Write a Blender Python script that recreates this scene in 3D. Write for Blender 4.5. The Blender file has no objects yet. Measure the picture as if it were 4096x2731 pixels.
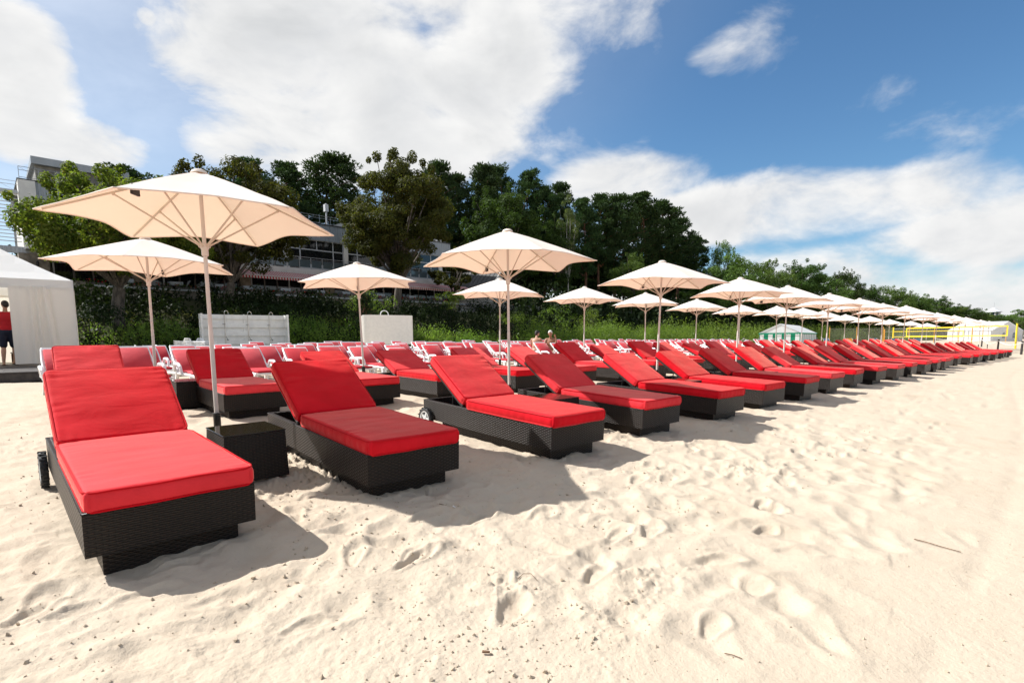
import bpy, bmesh, math, random
import numpy as np
from mathutils import Vector, Matrix, Euler

scene = bpy.context.scene
C = scene.collection
PI = math.pi

# ------------------------------------------------------------------ camera
CAM_H = 1.3255
cam_data = bpy.data.cameras.new('camera')
cam = bpy.data.objects.new('camera', cam_data)
C.objects.link(cam)
cam_data.sensor_fit = 'HORIZONTAL'
cam_data.sensor_width = 36.0
cam_data.lens = 36.0 * 2118.4 / 4096.0
cam_data.shift_y = (1569.2 - 1365.5) / 4096.0
cam_data.clip_start = 0.05
cam_data.clip_end = 4000.0
cam.matrix_world = (Matrix.Translation((0, 0, CAM_H)) @ Matrix.Rotation(PI / 2 - 0.1004, 4, 'X')
                    @ Matrix.Rotation(-0.0102, 4, 'Z'))
scene.camera = cam

# ------------------------------------------------------------------ sun, sky, exposure
SUN_AZ, SUN_EL = math.radians(-77.0), math.radians(43.5)     # azimuth from +Y towards +X
SUN_DIR = Vector((math.sin(SUN_AZ) * math.cos(SUN_EL), math.cos(SUN_AZ) * math.cos(SUN_EL), math.sin(SUN_EL)))
sun_data = bpy.data.lights.new('sun', 'SUN')
sun_data.energy = 5.0
sun_data.angle = math.radians(0.53)
sun_data.color = (1.0, 0.98, 0.945)
sun = bpy.data.objects.new('sun', sun_data)
C.objects.link(sun)
sun.rotation_euler = SUN_DIR.to_track_quat('Z', 'Y').to_euler()
sun.location = SUN_DIR * 60

scene.view_settings.view_transform = 'Standard'
scene.view_settings.look = 'None'
scene.view_settings.gamma = 1.0
scene.view_settings.exposure = 0.60
scene.view_settings.use_curve_mapping = False
scene.render.engine = 'CYCLES'
scene.cycles.use_adaptive_sampling = True
scene.cycles.adaptive_threshold = 0.02
scene.cycles.use_denoising = True
scene.cycles.max_bounces = 6
scene.cycles.diffuse_bounces = 3
scene.cycles.glossy_bounces = 3
scene.cycles.transmission_bounces = 4
scene.cycles.transparent_max_bounces = 8
scene.cycles.sample_clamp_indirect = 6.0


class NT:
    """small node-tree helper"""
    def __init__(self, tree):
        self.t = tree
        self.n = tree.nodes
        self.l = tree.links

    def node(self, typ, **kw):
        nd = self.n.new(typ)
        for k, v in kw.items():
            setattr(nd, k, v)
        return nd

    def put(self, sock, v):
        if v is None:
            return
        if isinstance(v, bpy.types.NodeSocket):
            self.l.new(v, sock)
        else:
            if hasattr(sock, 'default_value'):
                dv = sock.default_value
                if hasattr(dv, '__len__') and not hasattr(v, '__len__'):
                    v = [v] * len(dv)
                elif hasattr(dv, '__len__') and len(v) == 3 and len(dv) == 4:
                    v = list(v) + [1]
                sock.default_value = v

    def m(self, op, a, b=None, c=None, clamp=False):
        nd = self.node('ShaderNodeMath', operation=op, use_clamp=clamp)
        for i, v in enumerate((a, b, c)):
            self.put(nd.inputs[i], v)
        return nd.outputs[0]

    def vm(self, op, a, b=None):
        nd = self.node('ShaderNodeVectorMath', operation=op)
        self.put(nd.inputs[0], a)
        if b is not None:
            self.put(nd.inputs[1], b)
        return nd.outputs[1] if op in ('DOT_PRODUCT', 'LENGTH', 'DISTANCE') else nd.outputs[0]

    def mix(self, f, a, b, blend='MIX'):
        nd = self.node('ShaderNodeMix', data_type='RGBA', blend_type=blend)
        self.put(nd.inputs[0], f)
        self.put(nd.inputs[6], a)
        self.put(nd.inputs[7], b)
        return nd.outputs[2]

    def sstep(self, v, lo, hi, a=0.0, b=1.0):
        nd = self.node('ShaderNodeMapRange', interpolation_type='SMOOTHSTEP')
        self.put(nd.inputs[0], v)
        for i, x in zip((1, 2, 3, 4), (lo, hi, a, b)):
            self.put(nd.inputs[i], x)
        return nd.outputs[0]

    def noise(self, vec, scale, detail=3.0, rough=0.55, dist=0.0, out=0):
        nd = self.node('ShaderNodeTexNoise')
        if vec is not None:
            self.l.new(vec, nd.inputs['Vector'])
        nd.inputs['Scale'].default_value = scale
        nd.inputs['Detail'].default_value = detail
        nd.inputs['Roughness'].default_value = rough
        nd.inputs['Distortion'].default_value = dist
        return nd.outputs[out]

    def xyz(self, v):
        nd = self.node('ShaderNodeSeparateXYZ')
        self.l.new(v, nd.inputs[0])
        return nd.outputs

    def comb(self, x, y, z):
        nd = self.node('ShaderNodeCombineXYZ')
        for i, v in enumerate((x, y, z)):
            self.put(nd.inputs[i], v)
        return nd.outputs[0]


world = bpy.data.worlds.new('World')
scene.world = world
world.use_nodes = True
W = NT(world.node_tree)
W.n.clear()
w_out = W.node('ShaderNodeOutputWorld')
w_bg = W.node('ShaderNodeBackground')
w_bg.inputs['Strength'].default_value = 0.054
W.l.new(w_bg.outputs[0], w_out.inputs[0])
w_sky = W.node('ShaderNodeTexSky', sky_type='NISHITA')
w_sky.sun_disc = False
w_sky.sun_elevation = SUN_EL
w_sky.sun_rotation = SUN_AZ % (2 * PI)
w_sky.altitude = 5
w_sky.air_density = 1.0
w_sky.dust_density = 0.4
w_sky.ozone_density = 2.2
tc = W.node('ShaderNodeTexCoord')
dirv = tc.outputs['Generated']
dx, dy, dz = W.xyz(dirv)
w_az = W.m('ARCTAN2', dx, dy)
w_el = W.m('ARCSINE', dz)
# cloud banks of the day: azimuth, elevation, half extents (radians), weight
BANKS = [(-.31, .43, .26, .15, 1.0), (-.16, .37, .22, .11, 1.0), (-.05, .46, .15, .12, .95), (-.36, .315, .20, .07, .9),
         (-.42, .50, .12, .09, .8), (-.10, .60, .30, .14, .9), (-.73, .335, .085, .10, 1.0), (-.66, .275, .10, .045, .85),
         (-.85, .42, .12, .12, .9), (.40, .205, .26, .055, .92), (.20, .265, .15, .045, .75), (.62, .20, .17, .045, .72),
         (.74, .14, .16, .06, .78), (.385, .435, .085, .045, .50), (.225, .51, .085, .06, .50), (.55, .35, .11, .03, .26),
         (-.568, .45, .016, .014, .62), (-.50, .405, .024, .014, .62), (.55, .085, .34, .05, .50), (.10, .17, .18, .05, .65),
         (.72, .29, .12, .04, .18), (.05, .70, .12, .05, .4)]
field = None
for (a0, e0, sa, se, wt) in BANKS:
    u = W.m('MULTIPLY', W.m('SUBTRACT', w_az, a0), 1.0 / sa)
    v = W.m('MULTIPLY', W.m('SUBTRACT', w_el, e0), 1.0 / se)
    q = W.m('MULTIPLY_ADD', u, u, W.m('MULTIPLY', v, v))
    q = W.m('MULTIPLY', q, q)
    g = W.m('MULTIPLY', W.m('EXPONENT', W.m('MULTIPLY', q, -0.75)), wt)
    field = g if field is None else W.m('MAXIMUM', field, g)
# the same broken cover all round the horizon and overhead
p_stretch = W.vm('MULTIPLY', dirv, (1.0, 1.0, 1.9))
cover = W.noise(p_stretch, 2.1, 2.0, 0.5)
away = W.m('MAXIMUM', W.sstep(W.m('ABSOLUTE', w_az), .9, 1.25), W.sstep(w_el, .62, .8))
field = W.m('MAXIMUM', field, W.m('MULTIPLY', W.sstep(cover, .42, .62, 0.0, .9), away))
low = W.m('DIVIDE', w_el, .145)
field = W.m('MAXIMUM', field, W.m('MULTIPLY', W.m('EXPONENT', W.m('MULTIPLY', W.m('MULTIPLY', low, low), -1.0)), .90))
n1 = W.noise(p_stretch, 5.5, 9.0, 0.58, 0.25)
n2 = W.noise(W.vm('ADD', p_stretch, tuple(SUN_DIR * 0.035)), 5.5, 5.0, 0.55, 0.25)
dens = W.m('ADD', field, W.m('MULTIPLY', W.m('SUBTRACT', n1, 0.5), 1.75))
alpha = W.sstep(dens, 0.18, 0.82)
sunward = W.vm('DOT_PRODUCT', dirv, tuple(SUN_DIR))
alpha = W.m('MAXIMUM', alpha, W.sstep(sunward, .15, .95, 0.0, .55))
alpha = W.m('MULTIPLY', alpha, W.sstep(dz, -0.02, 0.03))
lit = W.m('MULTIPLY_ADD', W.m('SUBTRACT', n1, n2), 2.6, 0.62, clamp=True)
thick = W.sstep(dens, 0.75, 1.45)
big = W.noise(p_stretch, 2.6, 3.0, 0.5)
shade = W.m('MULTIPLY', thick, W.sstep(big, .36, .62))
c_lit = W.mix(lit, (8.6, 8.8, 9.1, 1), (12.0, 11.95, 11.8, 1))
c_cloud = W.mix(W.m('MULTIPLY', shade, 0.85), c_lit, (6.9, 7.15, 7.45, 1))
w_hsv = W.node('ShaderNodeHueSaturation')
W.l.new(w_sky.outputs[0], w_hsv.inputs['Color'])
w_hsv.inputs['Saturation'].default_value = 1.12
w_hsv.inputs['Value'].default_value = 1.65
w_tint = W.mix(1.0, w_hsv.outputs[0], (.80, .965, 1.02, 1), 'MULTIPLY')
w_mix = W.mix(alpha, w_tint, c_cloud)
W.l.new(w_mix, w_bg.inputs['Color'])
try:
    world.cycles.sampling_method = 'MANUAL'
    world.cycles.sample_map_resolution = 512
except Exception:
    pass

# ------------------------------------------------------------------ labels
ORD = ('zeroth first second third fourth fifth sixth seventh eighth ninth tenth eleventh twelfth thirteenth fourteenth '
       'fifteenth sixteenth seventeenth eighteenth nineteenth').split()
TENS = {2: 'twenty', 3: 'thirty', 4: 'forty', 5: 'fifty', 6: 'sixty'}


def nth(i):
    if i < 20:
        return ORD[i]
    a, b = divmod(i, 10)
    return {2: 'twentieth', 3: 'thirtieth', 4: 'fortieth', 5: 'fiftieth', 6: 'sixtieth'}[a] if b == 0 else TENS[a] + '-' + ORD[b]


def tag(o, label=None, cat=None, group=None, kind=None):
    if label:
        o['label'] = label
    if cat:
        o['category'] = cat
    if group:
        o['group'] = group
    if kind:
        o['kind'] = kind
    return o


def empty(name, loc=(0, 0, 0), rz=0.0, rx=0.0):
    o = bpy.data.objects.new(name, None)
    C.objects.link(o)
    o.location = loc
    o.rotation_euler = (rx, 0, rz)
    o.empty_display_size = 0.1
    return o


def copy_tree(o, parent=None):
    c = o.copy()
    C.objects.link(c)
    if parent is not None:
        c.parent = parent
    for ch in KIDS.get(o.name, ()):
        copy_tree(ch, c)
    return c


KIDS = {}


def adopt(o, parent):
    o.parent = parent
    KIDS.setdefault(parent.name, []).append(o)


# ------------------------------------------------------------------ mesh builder
class MB:
    def __init__(self):
        self.v = []
        self.f = []
        self.mi = []

    def add(self, vs, fs, mi=0):
        o = len(self.v)
        self.v.extend([tuple(p) for p in vs])
        for f in fs:
            self.f.append(tuple(i + o for i in f))
            self.mi.append(mi)
        return self

    def quad(self, a, b, c, d, mi=0):
        return self.add((a, b, c, d), ((0, 1, 2, 3),), mi)

    def box(self, x0, x1, y0, y1, z0, z1, mi=0, M=None):
        vs = [Vector(p) for p in ((x0, y0, z0), (x1, y0, z0), (x1, y1, z0), (x0, y1, z0),
                                  (x0, y0, z1), (x1, y0, z1), (x1, y1, z1), (x0, y1, z1))]
        if M is not None:
            vs = [M @ p for p in vs]
        return self.add(vs, ((3, 2, 1, 0), (4, 5, 6, 7), (0, 1, 5, 4), (1, 2, 6, 5), (2, 3, 7, 6), (3, 0, 4, 7)), mi)

    def bbox(self, x0, x1, y0, y1, z0, z1, b=0.01, mi=0, M=None):
        """box with chamfered edges"""
        vs, fs = [], []
        X, Y, Z = (x0, x1), (y0, y1), (z0, z1)
        idx = {}
        for i in (0, 1):
            for j in (0, 1):
                for k in (0, 1):
                    for ax in range(3):
                        p = [X[i], Y[j], Z[k]]
                        for q, (s) in enumerate((i, j, k)):
                            if q != ax:
                                p[q] += b * (1 if s == 0 else -1)
                        # vertex lies on the face of axis ax
                        idx[(i, j, k, ax)] = len(vs)
                        vs.append(Vector(p))
        for ax in range(3):
            for s in (0, 1):
                o = [a for a in range(3) if a != ax]
                ring = []
                for (p, q) in ((0, 0), (1, 0), (1, 1), (0, 1)):
                    key = [0, 0, 0]
                    key[ax] = s
                    key[o[0]] = p
                    key[o[1]] = q
                    ring.append(idx[(key[0], key[1], key[2], ax)])
                fs.append(tuple(ring))
        for ax in range(3):           # edges parallel to axis ax
            o = [a for a in range(3) if a != ax]
            for p in (0, 1):
                for q in (0, 1):
                    def K(e, face):
                        key = [0, 0, 0]
                        key[ax] = e
                        key[o[0]] = p
                        key[o[1]] = q
                        return idx[(key[0], key[1], key[2], face)]
                    fs.append((K(0, o[0]), K(1, o[0]), K(1, o[1]), K(0, o[1])))
        for i in (0, 1):
            for j in (0, 1):
                for k in (0, 1):
                    fs.append((idx[(i, j, k, 0)], idx[(i, j, k, 1)], idx[(i, j, k, 2)]))
        # make all faces point outwards
        c = Vector(((x0 + x1) / 2, (y0 + y1) / 2, (z0 + z1) / 2))
        out = []
        for f in fs:
            a, b_, d = vs[f[0]], vs[f[1]], vs[f[2]]
            n = (b_ - a).cross(d - a)
            m = sum((vs[i] for i in f), Vector()) / len(f)
            out.append(f if n.dot(m - c) > 0 else tuple(reversed(f)))
        if M is not None:
            vs = [M @ p for p in vs]
        return self.add(vs, out, mi)

    def cyl(self, p0, p1, r0, r1=None, n=8, mi=0, caps=True):
        r1 = r0 if r1 is None else r1
        p0, p1 = Vector(p0), Vector(p1)
        d = (p1 - p0).normalized()
        a = d.orthogonal().normalized()
        b = d.cross(a)
        vs = []
        for p, r in ((p0, r0), (p1, r1)):
            for k in range(n):
                an = 2 * PI * k / n
                vs.append(p + (a * math.cos(an) + b * math.sin(an)) * r)
        fs = [(k, (k + 1) % n, n + (k + 1) % n, n + k) for k in range(n)]
        if caps:
            fs += [tuple(range(n - 1, -1, -1)), tuple(range(n, 2 * n))]
        return self.add(vs, fs, mi)

    def tube(self, pts, r, n=6, closed=False, mi=0, caps=True):
        pts = [Vector(p) for p in pts]
        m = len(pts)
        rs = r if hasattr(r, '__len__') else [r] * m
        vs, fs = [], []
        ref = None
        for i, p in enumerate(pts):
            if closed:
                d = pts[(i + 1) % m] - pts[i - 1]
            else:
                d = pts[min(i + 1, m - 1)] - pts[max(i - 1, 0)]
            d.normalize()
            if ref is None:
                ref = d.orthogonal().normalized()
            ref = (ref - d * ref.dot(d))
            ref = ref.normalized() if ref.length > 1e-6 else d.orthogonal().normalized()
            b = d.cross(ref)
            for k in range(n):
                an = 2 * PI * k / n
                vs.append(p + (ref * math.cos(an) + b * math.sin(an)) * rs[i])
        seg = m if closed else m - 1
        for i in range(seg):
            j = (i + 1) % m
            for k in range(n):
                fs.append((i * n + k, i * n + (k + 1) % n, j * n + (k + 1) % n, j * n + k))
        if caps and not closed:
            fs += [tuple(range(n - 1, -1, -1)), tuple(range((m - 1) * n, m * n))]
        return self.add(vs, fs, mi)

    def lathe(self, prof, n=16, M=None, mi=0):
        """profile of (radius, z) turned about z"""
        vs, fs = [], []
        for r, z in prof:
            for k in range(n):
                an = 2 * PI * k / n
                vs.append(Vector((r * math.cos(an), r * math.sin(an), z)))
        for i in range(len(prof) - 1):
            for k in range(n):
                fs.append((i * n + k, i * n + (k + 1) % n, (i + 1) * n + (k + 1) % n, (i + 1) * n + k))
        if M is not None:
            vs = [M @ p for p in vs]
        return self.add(vs, fs, mi)

    def ball(self, c, r, n=8, m=6, mi=0, M=None):
        c = Vector(c)
        rr = r if hasattr(r, '__len__') else (r, r, r)
        vs, fs = [], []
        for i in range(m + 1):
            th = PI * i / m
            for k in range(n):
                an = 2 * PI * k / n
                p = Vector((math.sin(th) * math.cos(an) * rr[0], math.sin(th) * math.sin(an) * rr[1], math.cos(th) * rr[2]))
                if M is not None:
                    p = M @ p
                vs.append(c + p)
        for i in range(m):
            for k in range(n):
                fs.append((i * n + k, (i + 1) * n + k, (i + 1) * n + (k + 1) % n, i * n + (k + 1) % n))
        return self.add(vs, fs, mi)

    def mesh(self, name, mats, smooth=None, uv=False):
        me = bpy.data.meshes.new(name)
        me.from_pydata(self.v, [], self.f)
        for m in (mats if isinstance(mats, (list, tuple)) else [mats]):
            me.materials.append(m)
        if any(self.mi):
            me.polygons.foreach_set('material_index', self.mi)
        if smooth is not None:
            me.shade_smooth()
            me.set_sharp_from_angle(angle=math.radians(smooth))
        if uv:
            box_uv(me)
        me.update()
        return me

    def build(self, name, mats, parent=None, smooth=None, uv=False):
        return link(name, self.mesh(name, mats, smooth, uv), parent)


def link(name, me, parent=None):
    o = bpy.data.objects.new(name, me)
    C.objects.link(o)
    if parent is not None:
        adopt(o, parent)
    return o


def box_uv(me):
    """UVs in metres, projected along each face's main axis"""
    uvl = me.uv_layers.new(name='UVMap')
    co = np.empty(len(me.vertices) * 3, np.float32)
    me.vertices.foreach_get('co', co)
    co = co.reshape(-1, 3)
    lv = np.empty(len(me.loops), np.int32)
    me.loops.foreach_get('vertex_index', lv)
    nr = np.empty(len(me.polygons) * 3, np.float32)
    me.polygons.foreach_get('normal', nr)
    nr = np.abs(nr.reshape(-1, 3))
    lt = np.empty(len(me.polygons), np.int32)
    me.polygons.foreach_get('loop_total', lt)
    ax = np.repeat(np.argmax(nr, 1), lt)
    p = co[lv]
    u = np.where(ax == 0, p[:, 1], p[:, 0])
    v = np.where(ax == 2, p[:, 1], p[:, 2])
    uvl.data.foreach_set('uv', np.stack([u, v], 1).ravel())


def np_mesh(name, verts, faces, mats, smooth=False):
    """faces: (n,k) array of one k"""
    me = bpy.data.meshes.new(name)
    n, k = faces.shape
    me.vertices.add(len(verts))
    me.vertices.foreach_set('co', np.ascontiguousarray(verts, np.float32).ravel())
    me.loops.add(n * k)
    me.loops.foreach_set('vertex_index', np.ascontiguousarray(faces, np.int32).ravel())
    me.polygons.add(n)
    me.polygons.foreach_set('loop_start', np.arange(0, n * k, k, dtype=np.int32))
    me.polygons.foreach_set('loop_total', np.full(n, k, np.int32))
    if smooth:
        me.polygons.foreach_set('use_smooth', np.ones(n, bool))
    for m in (mats if isinstance(mats, (list, tuple)) else [mats]):
        me.materials.append(m)
    me.update(calc_edges=True)
    return me


# ------------------------------------------------------------------ terrain function; s runs inland, t along the beach
R2 = math.sqrt(2.0)


def XY(t, s):
    return (t - s) / R2, (t + s) / R2


def softplus(x, k):
    return np.logaddexp(0.0, np.asarray(x, float) / k) * k


def smooth01(x):
    x = np.clip(x, 0, 1)
    return x * x * (3 - 2 * x)


def gz(x, y):
    s, t = (y - x) / R2, (x + y) / R2
    z = .0464 * s - .0364 * softplus(s - 7, 1.0) + .035 * softplus(-s - 2, 1.0)
    z = z - .004 * softplus(np.minimum(t, 120.0) - 12, 4)
    z = z + .22 * np.exp(-(((s - 17) / 5.) ** 2 + ((t + 2.5) / 4.) ** 2))
    sb = 30.5 - .13 * softplus(np.minimum(t, 320.0) - 95, 8)
    z = z + 4.0 * smooth01((s - sb) / 17.0)
    z = z + 6.0 * smooth01((s - sb - 26) / 30.0) * smooth01((300 - t) / 150.0)
    return z


def gzf(x, y):
    return float(gz(x, y))


def place(t, s, dz=0.0):
    x, y = XY(t, s)
    return Vector((x, y, gzf(x, y) + dz))


def slope_along(x, y, ang):
    """rise per metre along the local +Y of an object turned by ang"""
    dx_, dy_ = -math.sin(ang), math.cos(ang)
    return (gzf(x + dx_ * .8, y + dy_ * .8) - gzf(x - dx_ * .8, y - dy_ * .8)) / 1.6

# ------------------------------------------------------------------ materials
def new_mat(name):
    m = bpy.data.materials.new(name)
    m.use_nodes = True
    t = NT(m.node_tree)
    bsdf = t.n['Principled BSDF']
    return m, t, bsdf


def plain(name, col, rough=0.6, metal=0.0, spec=0.5, var=0.12, vscale=6.0, bump=0.0, bscale=80.0, coat=0.0):
    """flat colour broken up by noise, a little bump"""
    m, t, b = new_mat(name)
    co = t.node('ShaderNodeTexCoord').outputs['Object']
    n = t.noise(co, vscale, 4.0, 0.6)
    dark = [c * (1 - var) for c in col[:3]]
    lite = [min(1, c * (1 + var)) for c in col[:3]]
    t.l.new(t.mix(t.sstep(n, .3, .7), (*dark, 1), (*lite, 1)), b.inputs['Base Color'])
    b.inputs['Roughness'].default_value = rough
    b.inputs['Metallic'].default_value = metal
    b.inputs['Specular IOR Level'].default_value = spec
    b.inputs['Coat Weight'].default_value = coat
    if bump:
        bp = t.node('ShaderNodeBump')
        bp.inputs['Strength'].default_value = bump
        bp.inputs['Distance'].default_value = 0.01
        t.l.new(t.noise(co, bscale, 3.0, 0.6), bp.inputs['Height'])
        t.l.new(bp.outputs[0], b.inputs['Normal'])
    return m


def sand_mat():
    m, t, b = new_mat('sand')
    geo = t.node('ShaderNodeNewGeometry')
    co = geo.outputs['Position']
    fine = t.noise(co, 90.0, 4.0, 0.7)
    mid = t.noise(co, 3.0, 5.0, 0.6)
    clod = t.noise(co, 17.0, 5.0, 0.65)
    col = t.mix(mid, (.490, .402, .303, 1), (.550, .463, .362, 1))
    col = t.mix(t.sstep(clod, .60, .74, 0, .45), col, (.34, .265, .185, 1))
    damp = t.noise(co, .9, 6.0, 0.62)
    col = t.mix(t.sstep(damp, .52, .72, 0, .38), col, (.40, .315, .225, 1))
    speck = t.noise(co, 150.0, 2.0, 0.5)
    col = t.mix(t.sstep(speck, .68, .76, 0, .45), col, (.30, .24, .17, 1))
    # soil and thin grass where the dune foot begins
    x, y, z = t.xyz(co)
    s = t.m('MULTIPLY', t.m('SUBTRACT', y, x), 1 / R2)
    tt = t.m('MULTIPLY', t.m('ADD', y, x), 1 / R2)
    edge = t.m('ADD', t.m('SUBTRACT', s, 28.6), t.m('MULTIPLY', t.m('SUBTRACT', mid, .5), 4.0))
    edge = t.m('ADD', edge, t.m('MULTIPLY', t.m('MAXIMUM', t.m('SUBTRACT', tt, 95.0), 0.0), .12))
    soil = t.mix(t.noise(co, 1.3, 5.0, .6), (.035, .045, .016, 1), (.075, .07, .035, 1))
    col = t.mix(t.sstep(edge, 0.0, 1.8), col, soil)
    t.l.new(col, b.inputs['Base Color'])
    b.inputs['Roughness'].default_value = 0.95
    b.inputs['Specular IOR Level'].default_value = 0.15
    b1 = t.node('ShaderNodeBump')
    b1.inputs['Strength'].default_value = .7
    b1.inputs['Distance'].default_value = .012
    t.l.new(t.m('MULTIPLY_ADD', clod, .8, t.m('MULTIPLY', fine, .5)), b1.inputs['Height'])
    t.l.new(b1.outputs[0], b.inputs['Normal'])
    return m


def wicker_mat():
    """flat plastic strands woven over upright stakes"""
    m, t, b = new_mat('wicker')
    uv = t.node('ShaderNodeUVMap', uv_map='UVMap').outputs[0]
    wob = t.noise(uv, 9.0, 2.0, .5)
    u, v, _ = t.xyz(uv)
    v = t.m('MULTIPLY_ADD', t.m('SUBTRACT', wob, .5), .003, v)
    PU, PV = .027, .0125
    cu = t.m('DIVIDE', u, PU)
    rv = t.m('DIVIDE', v, PV)
    col_par = t.m('MODULO', t.m('ADD', t.m('FLOOR', cu), 4000.0), 2.0)
    row_par = t.m('MODULO', t.m('ADD', t.m('FLOOR', rv), 4000.0), 2.0)
    over = t.m('ABSOLUTE', t.m('SUBTRACT', col_par, row_par))          # 1 where the strand passes over
    fu = t.m('ABSOLUTE', t.m('SINE', t.m('MULTIPLY', cu, PI)))
    fv = t.m('ABSOLUTE', t.m('SINE', t.m('MULTIPLY', rv, PI)))
    hgt = t.m('MULTIPLY', t.m('POWER', fv, .6), t.m('MULTIPLY_ADD', t.m('MULTIPLY', over, fu), .75, .25))
    big = t.noise(uv, 5.0, 4.0, .6)
    base = t.mix(hgt, (.0020, .0012, .0009, 1), (.030, .0185, .0115, 1))
    base = t.mix(t.sstep(big, .62, .8, 0, .35), base, (.05, .04, .032, 1))
    t.l.new(base, b.inputs['Base Color'])
    b.inputs['Roughness'].default_value = .38
    b.inputs['Specular IOR Level'].default_value = .30
    bp = t.node('ShaderNodeBump')
    bp.inputs['Strength'].default_value = 1.0
    bp.inputs['Distance'].default_value = .006
    t.l.new(hgt, bp.inputs['Height'])
    t.l.new(bp.outputs[0], b.inputs['Normal'])
    return m


def fabric_mat(name, c0, c1, sheen=.35, tint=(1, .6, .55), wrinkle=.32):
    m, t, b = new_mat(name)
    co = t.node('ShaderNodeTexCoord').outputs['Object']
    oi = t.node('ShaderNodeObjectInfo').outputs['Random']
    n = t.noise(co, 2.4, 5.0, .6)
    col = t.mix(t.sstep(n, .3, .72), (*c0, 1), (*c1, 1))
    hsv = t.node('ShaderNodeHueSaturation')
    t.l.new(col, hsv.inputs['Color'])
    t.l.new(t.m('MULTIPLY_ADD', oi, .22, .89), hsv.inputs['Value'])
    t.l.new(t.m('MULTIPLY_ADD', oi, -.08, 1.02), hsv.inputs['Saturation'])
    t.l.new(hsv.outputs[0], b.inputs['Base Color'])
    b.inputs['Roughness'].default_value = .78
    b.inputs['Specular IOR Level'].default_value = .16
    b.inputs['Sheen Weight'].default_value = sheen
    b.inputs['Sheen Roughness'].default_value = .35
    b.inputs['Sheen Tint'].default_value = (*tint, 1)
    st = t.vm('MULTIPLY', co, (3.5, 8.0, 6.0))
    w1 = t.noise(st, 1.0, 3.0, .55, .8)
    w2 = t.noise(co, 260.0, 2.0, .5)
    bp = t.node('ShaderNodeBump')
    bp.inputs['Strength'].default_value = wrinkle
    bp.inputs['Distance'].default_value = .014
    t.l.new(t.m('MULTIPLY_ADD', w2, .09, w1), bp.inputs['Height'])
    t.l.new(bp.outputs[0], b.inputs['Normal'])
    return m


def canvas_mat(name, col, trans=.45, tcol=None, scale=3.0):
    """woven cloth that lets light through"""
    m, t, b = new_mat(name)
    co = t.node('ShaderNodeTexCoord').outputs['Object']
    n = t.noise(co, scale, 4.0, .6)
    c = t.mix(n, (*[k * .93 for k in col], 1), (*[min(1, k * 1.03) for k in col], 1))
    t.l.new(c, b.inputs['Base Color'])
    b.inputs['Roughness'].default_value = .85
    b.inputs['Specular IOR Level'].default_value = .15
    tr = t.node('ShaderNodeBsdfTranslucent')
    t.put(tr.inputs['Color'], (*(tcol or col), 1))
    bp = t.node('ShaderNodeBump')
    bp.inputs['Strength'].default_value = .25
    bp.inputs['Distance'].default_value = .02
    t.l.new(t.noise(t.vm('MULTIPLY', co, (1.0, 1.0, 3.0)), 5.0, 4.0, .6, .6), bp.inputs['Height'])
    t.l.new(bp.outputs[0], b.inputs['Normal'])
    mx = t.node('ShaderNodeMixShader')
    mx.inputs[0].default_value = trans
    t.l.new(b.outputs[0], mx.inputs[1])
    t.l.new(tr.outputs[0], mx.inputs[2])
    t.l.new(mx.outputs[0], t.n['Material Output'].inputs['Surface'])
    return m


def leaf_mat(name, c0, c1, c2=None, trans=.35, tmul=1.6, scale=.9, rough=.65):
    m, t, b = new_mat(name)
    geo = t.node('ShaderNodeNewGeometry')
    co = geo.outputs['Position']
    n = t.noise(co, scale, 3.0, .6)
    n2 = t.noise(co, 7.0, 2.0, .5)
    col = t.mix(t.sstep(n, .3, .7), (*c0, 1), (*c1, 1))
    if c2:
        col = t.mix(t.sstep(n2, .56, .72, 0, .8), col, (*c2, 1))
    oi = t.node('ShaderNodeObjectInfo').outputs['Random']
    hsv = t.node('ShaderNodeHueSaturation')
    t.l.new(col, hsv.inputs['Color'])
    t.l.new(t.m('MULTIPLY_ADD', oi, .35, .83), hsv.inputs['Value'])
    t.l.new(t.m('MULTIPLY_ADD', oi, .02, .49), hsv.inputs['Hue'])
    t.l.new(hsv.outputs[0], b.inputs['Base Color'])
    b.inputs['Roughness'].default_value = rough
    b.inputs['Specular IOR Level'].default_value = .12
    tr = t.node('ShaderNodeBsdfTranslucent')
    t.l.new(t.mix(1.0, hsv.outputs[0], (tmul, tmul * 1.05, tmul * .45, 1), 'MULTIPLY'), tr.inputs['Color'])
    mx = t.node('ShaderNodeMixShader')
    mx.inputs[0].default_value = trans
    t.l.new(b.outputs[0], mx.inputs[1])
    t.l.new(tr.outputs[0], mx.inputs[2])
    t.l.new(mx.outputs[0], t.n['Material Output'].inputs['Surface'])
    return m


def stripe_mat(name, c0, c1, period, axis=0, duty=.5, rough=.8, spec=.2):
    m, t, b = new_mat(name)
    co = t.node('ShaderNodeTexCoord').outputs['Object']
    x = t.xyz(co)[axis]
    f = t.m('FRACT', t.m('ADD', t.m('DIVIDE', x, period), 100.0))
    c = t.mix(t.m('GREATER_THAN', f, duty), (*c0, 1), (*c1, 1))
    n = t.noise(co, 2.0, 4.0, .6)
    c = t.mix(t.m('MULTIPLY', n, .25), c, (.25, .22, .2, 1))
    t.l.new(c, b.inputs['Base Color'])
    b.inputs['Roughness'].default_value = rough
    b.inputs['Specular IOR Level'].default_value = spec
    return m


def glass_mat(name, tint, rough=.04, spec=.6):
    """pane seen against a dark room: reflects the sky, dark body"""
    m, t, b = new_mat(name)
    co = t.node('ShaderNodeTexCoord').outputs['Object']
    n = t.noise(co, 1.2, 3.0, .6)
    t.l.new(t.mix(n, (*[k * .5 for k in tint], 1), (*tint, 1)), b.inputs['Base Color'])
    b.inputs['Roughness'].default_value = rough
    b.inputs['Specular IOR Level'].default_value = spec
    return m


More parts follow.
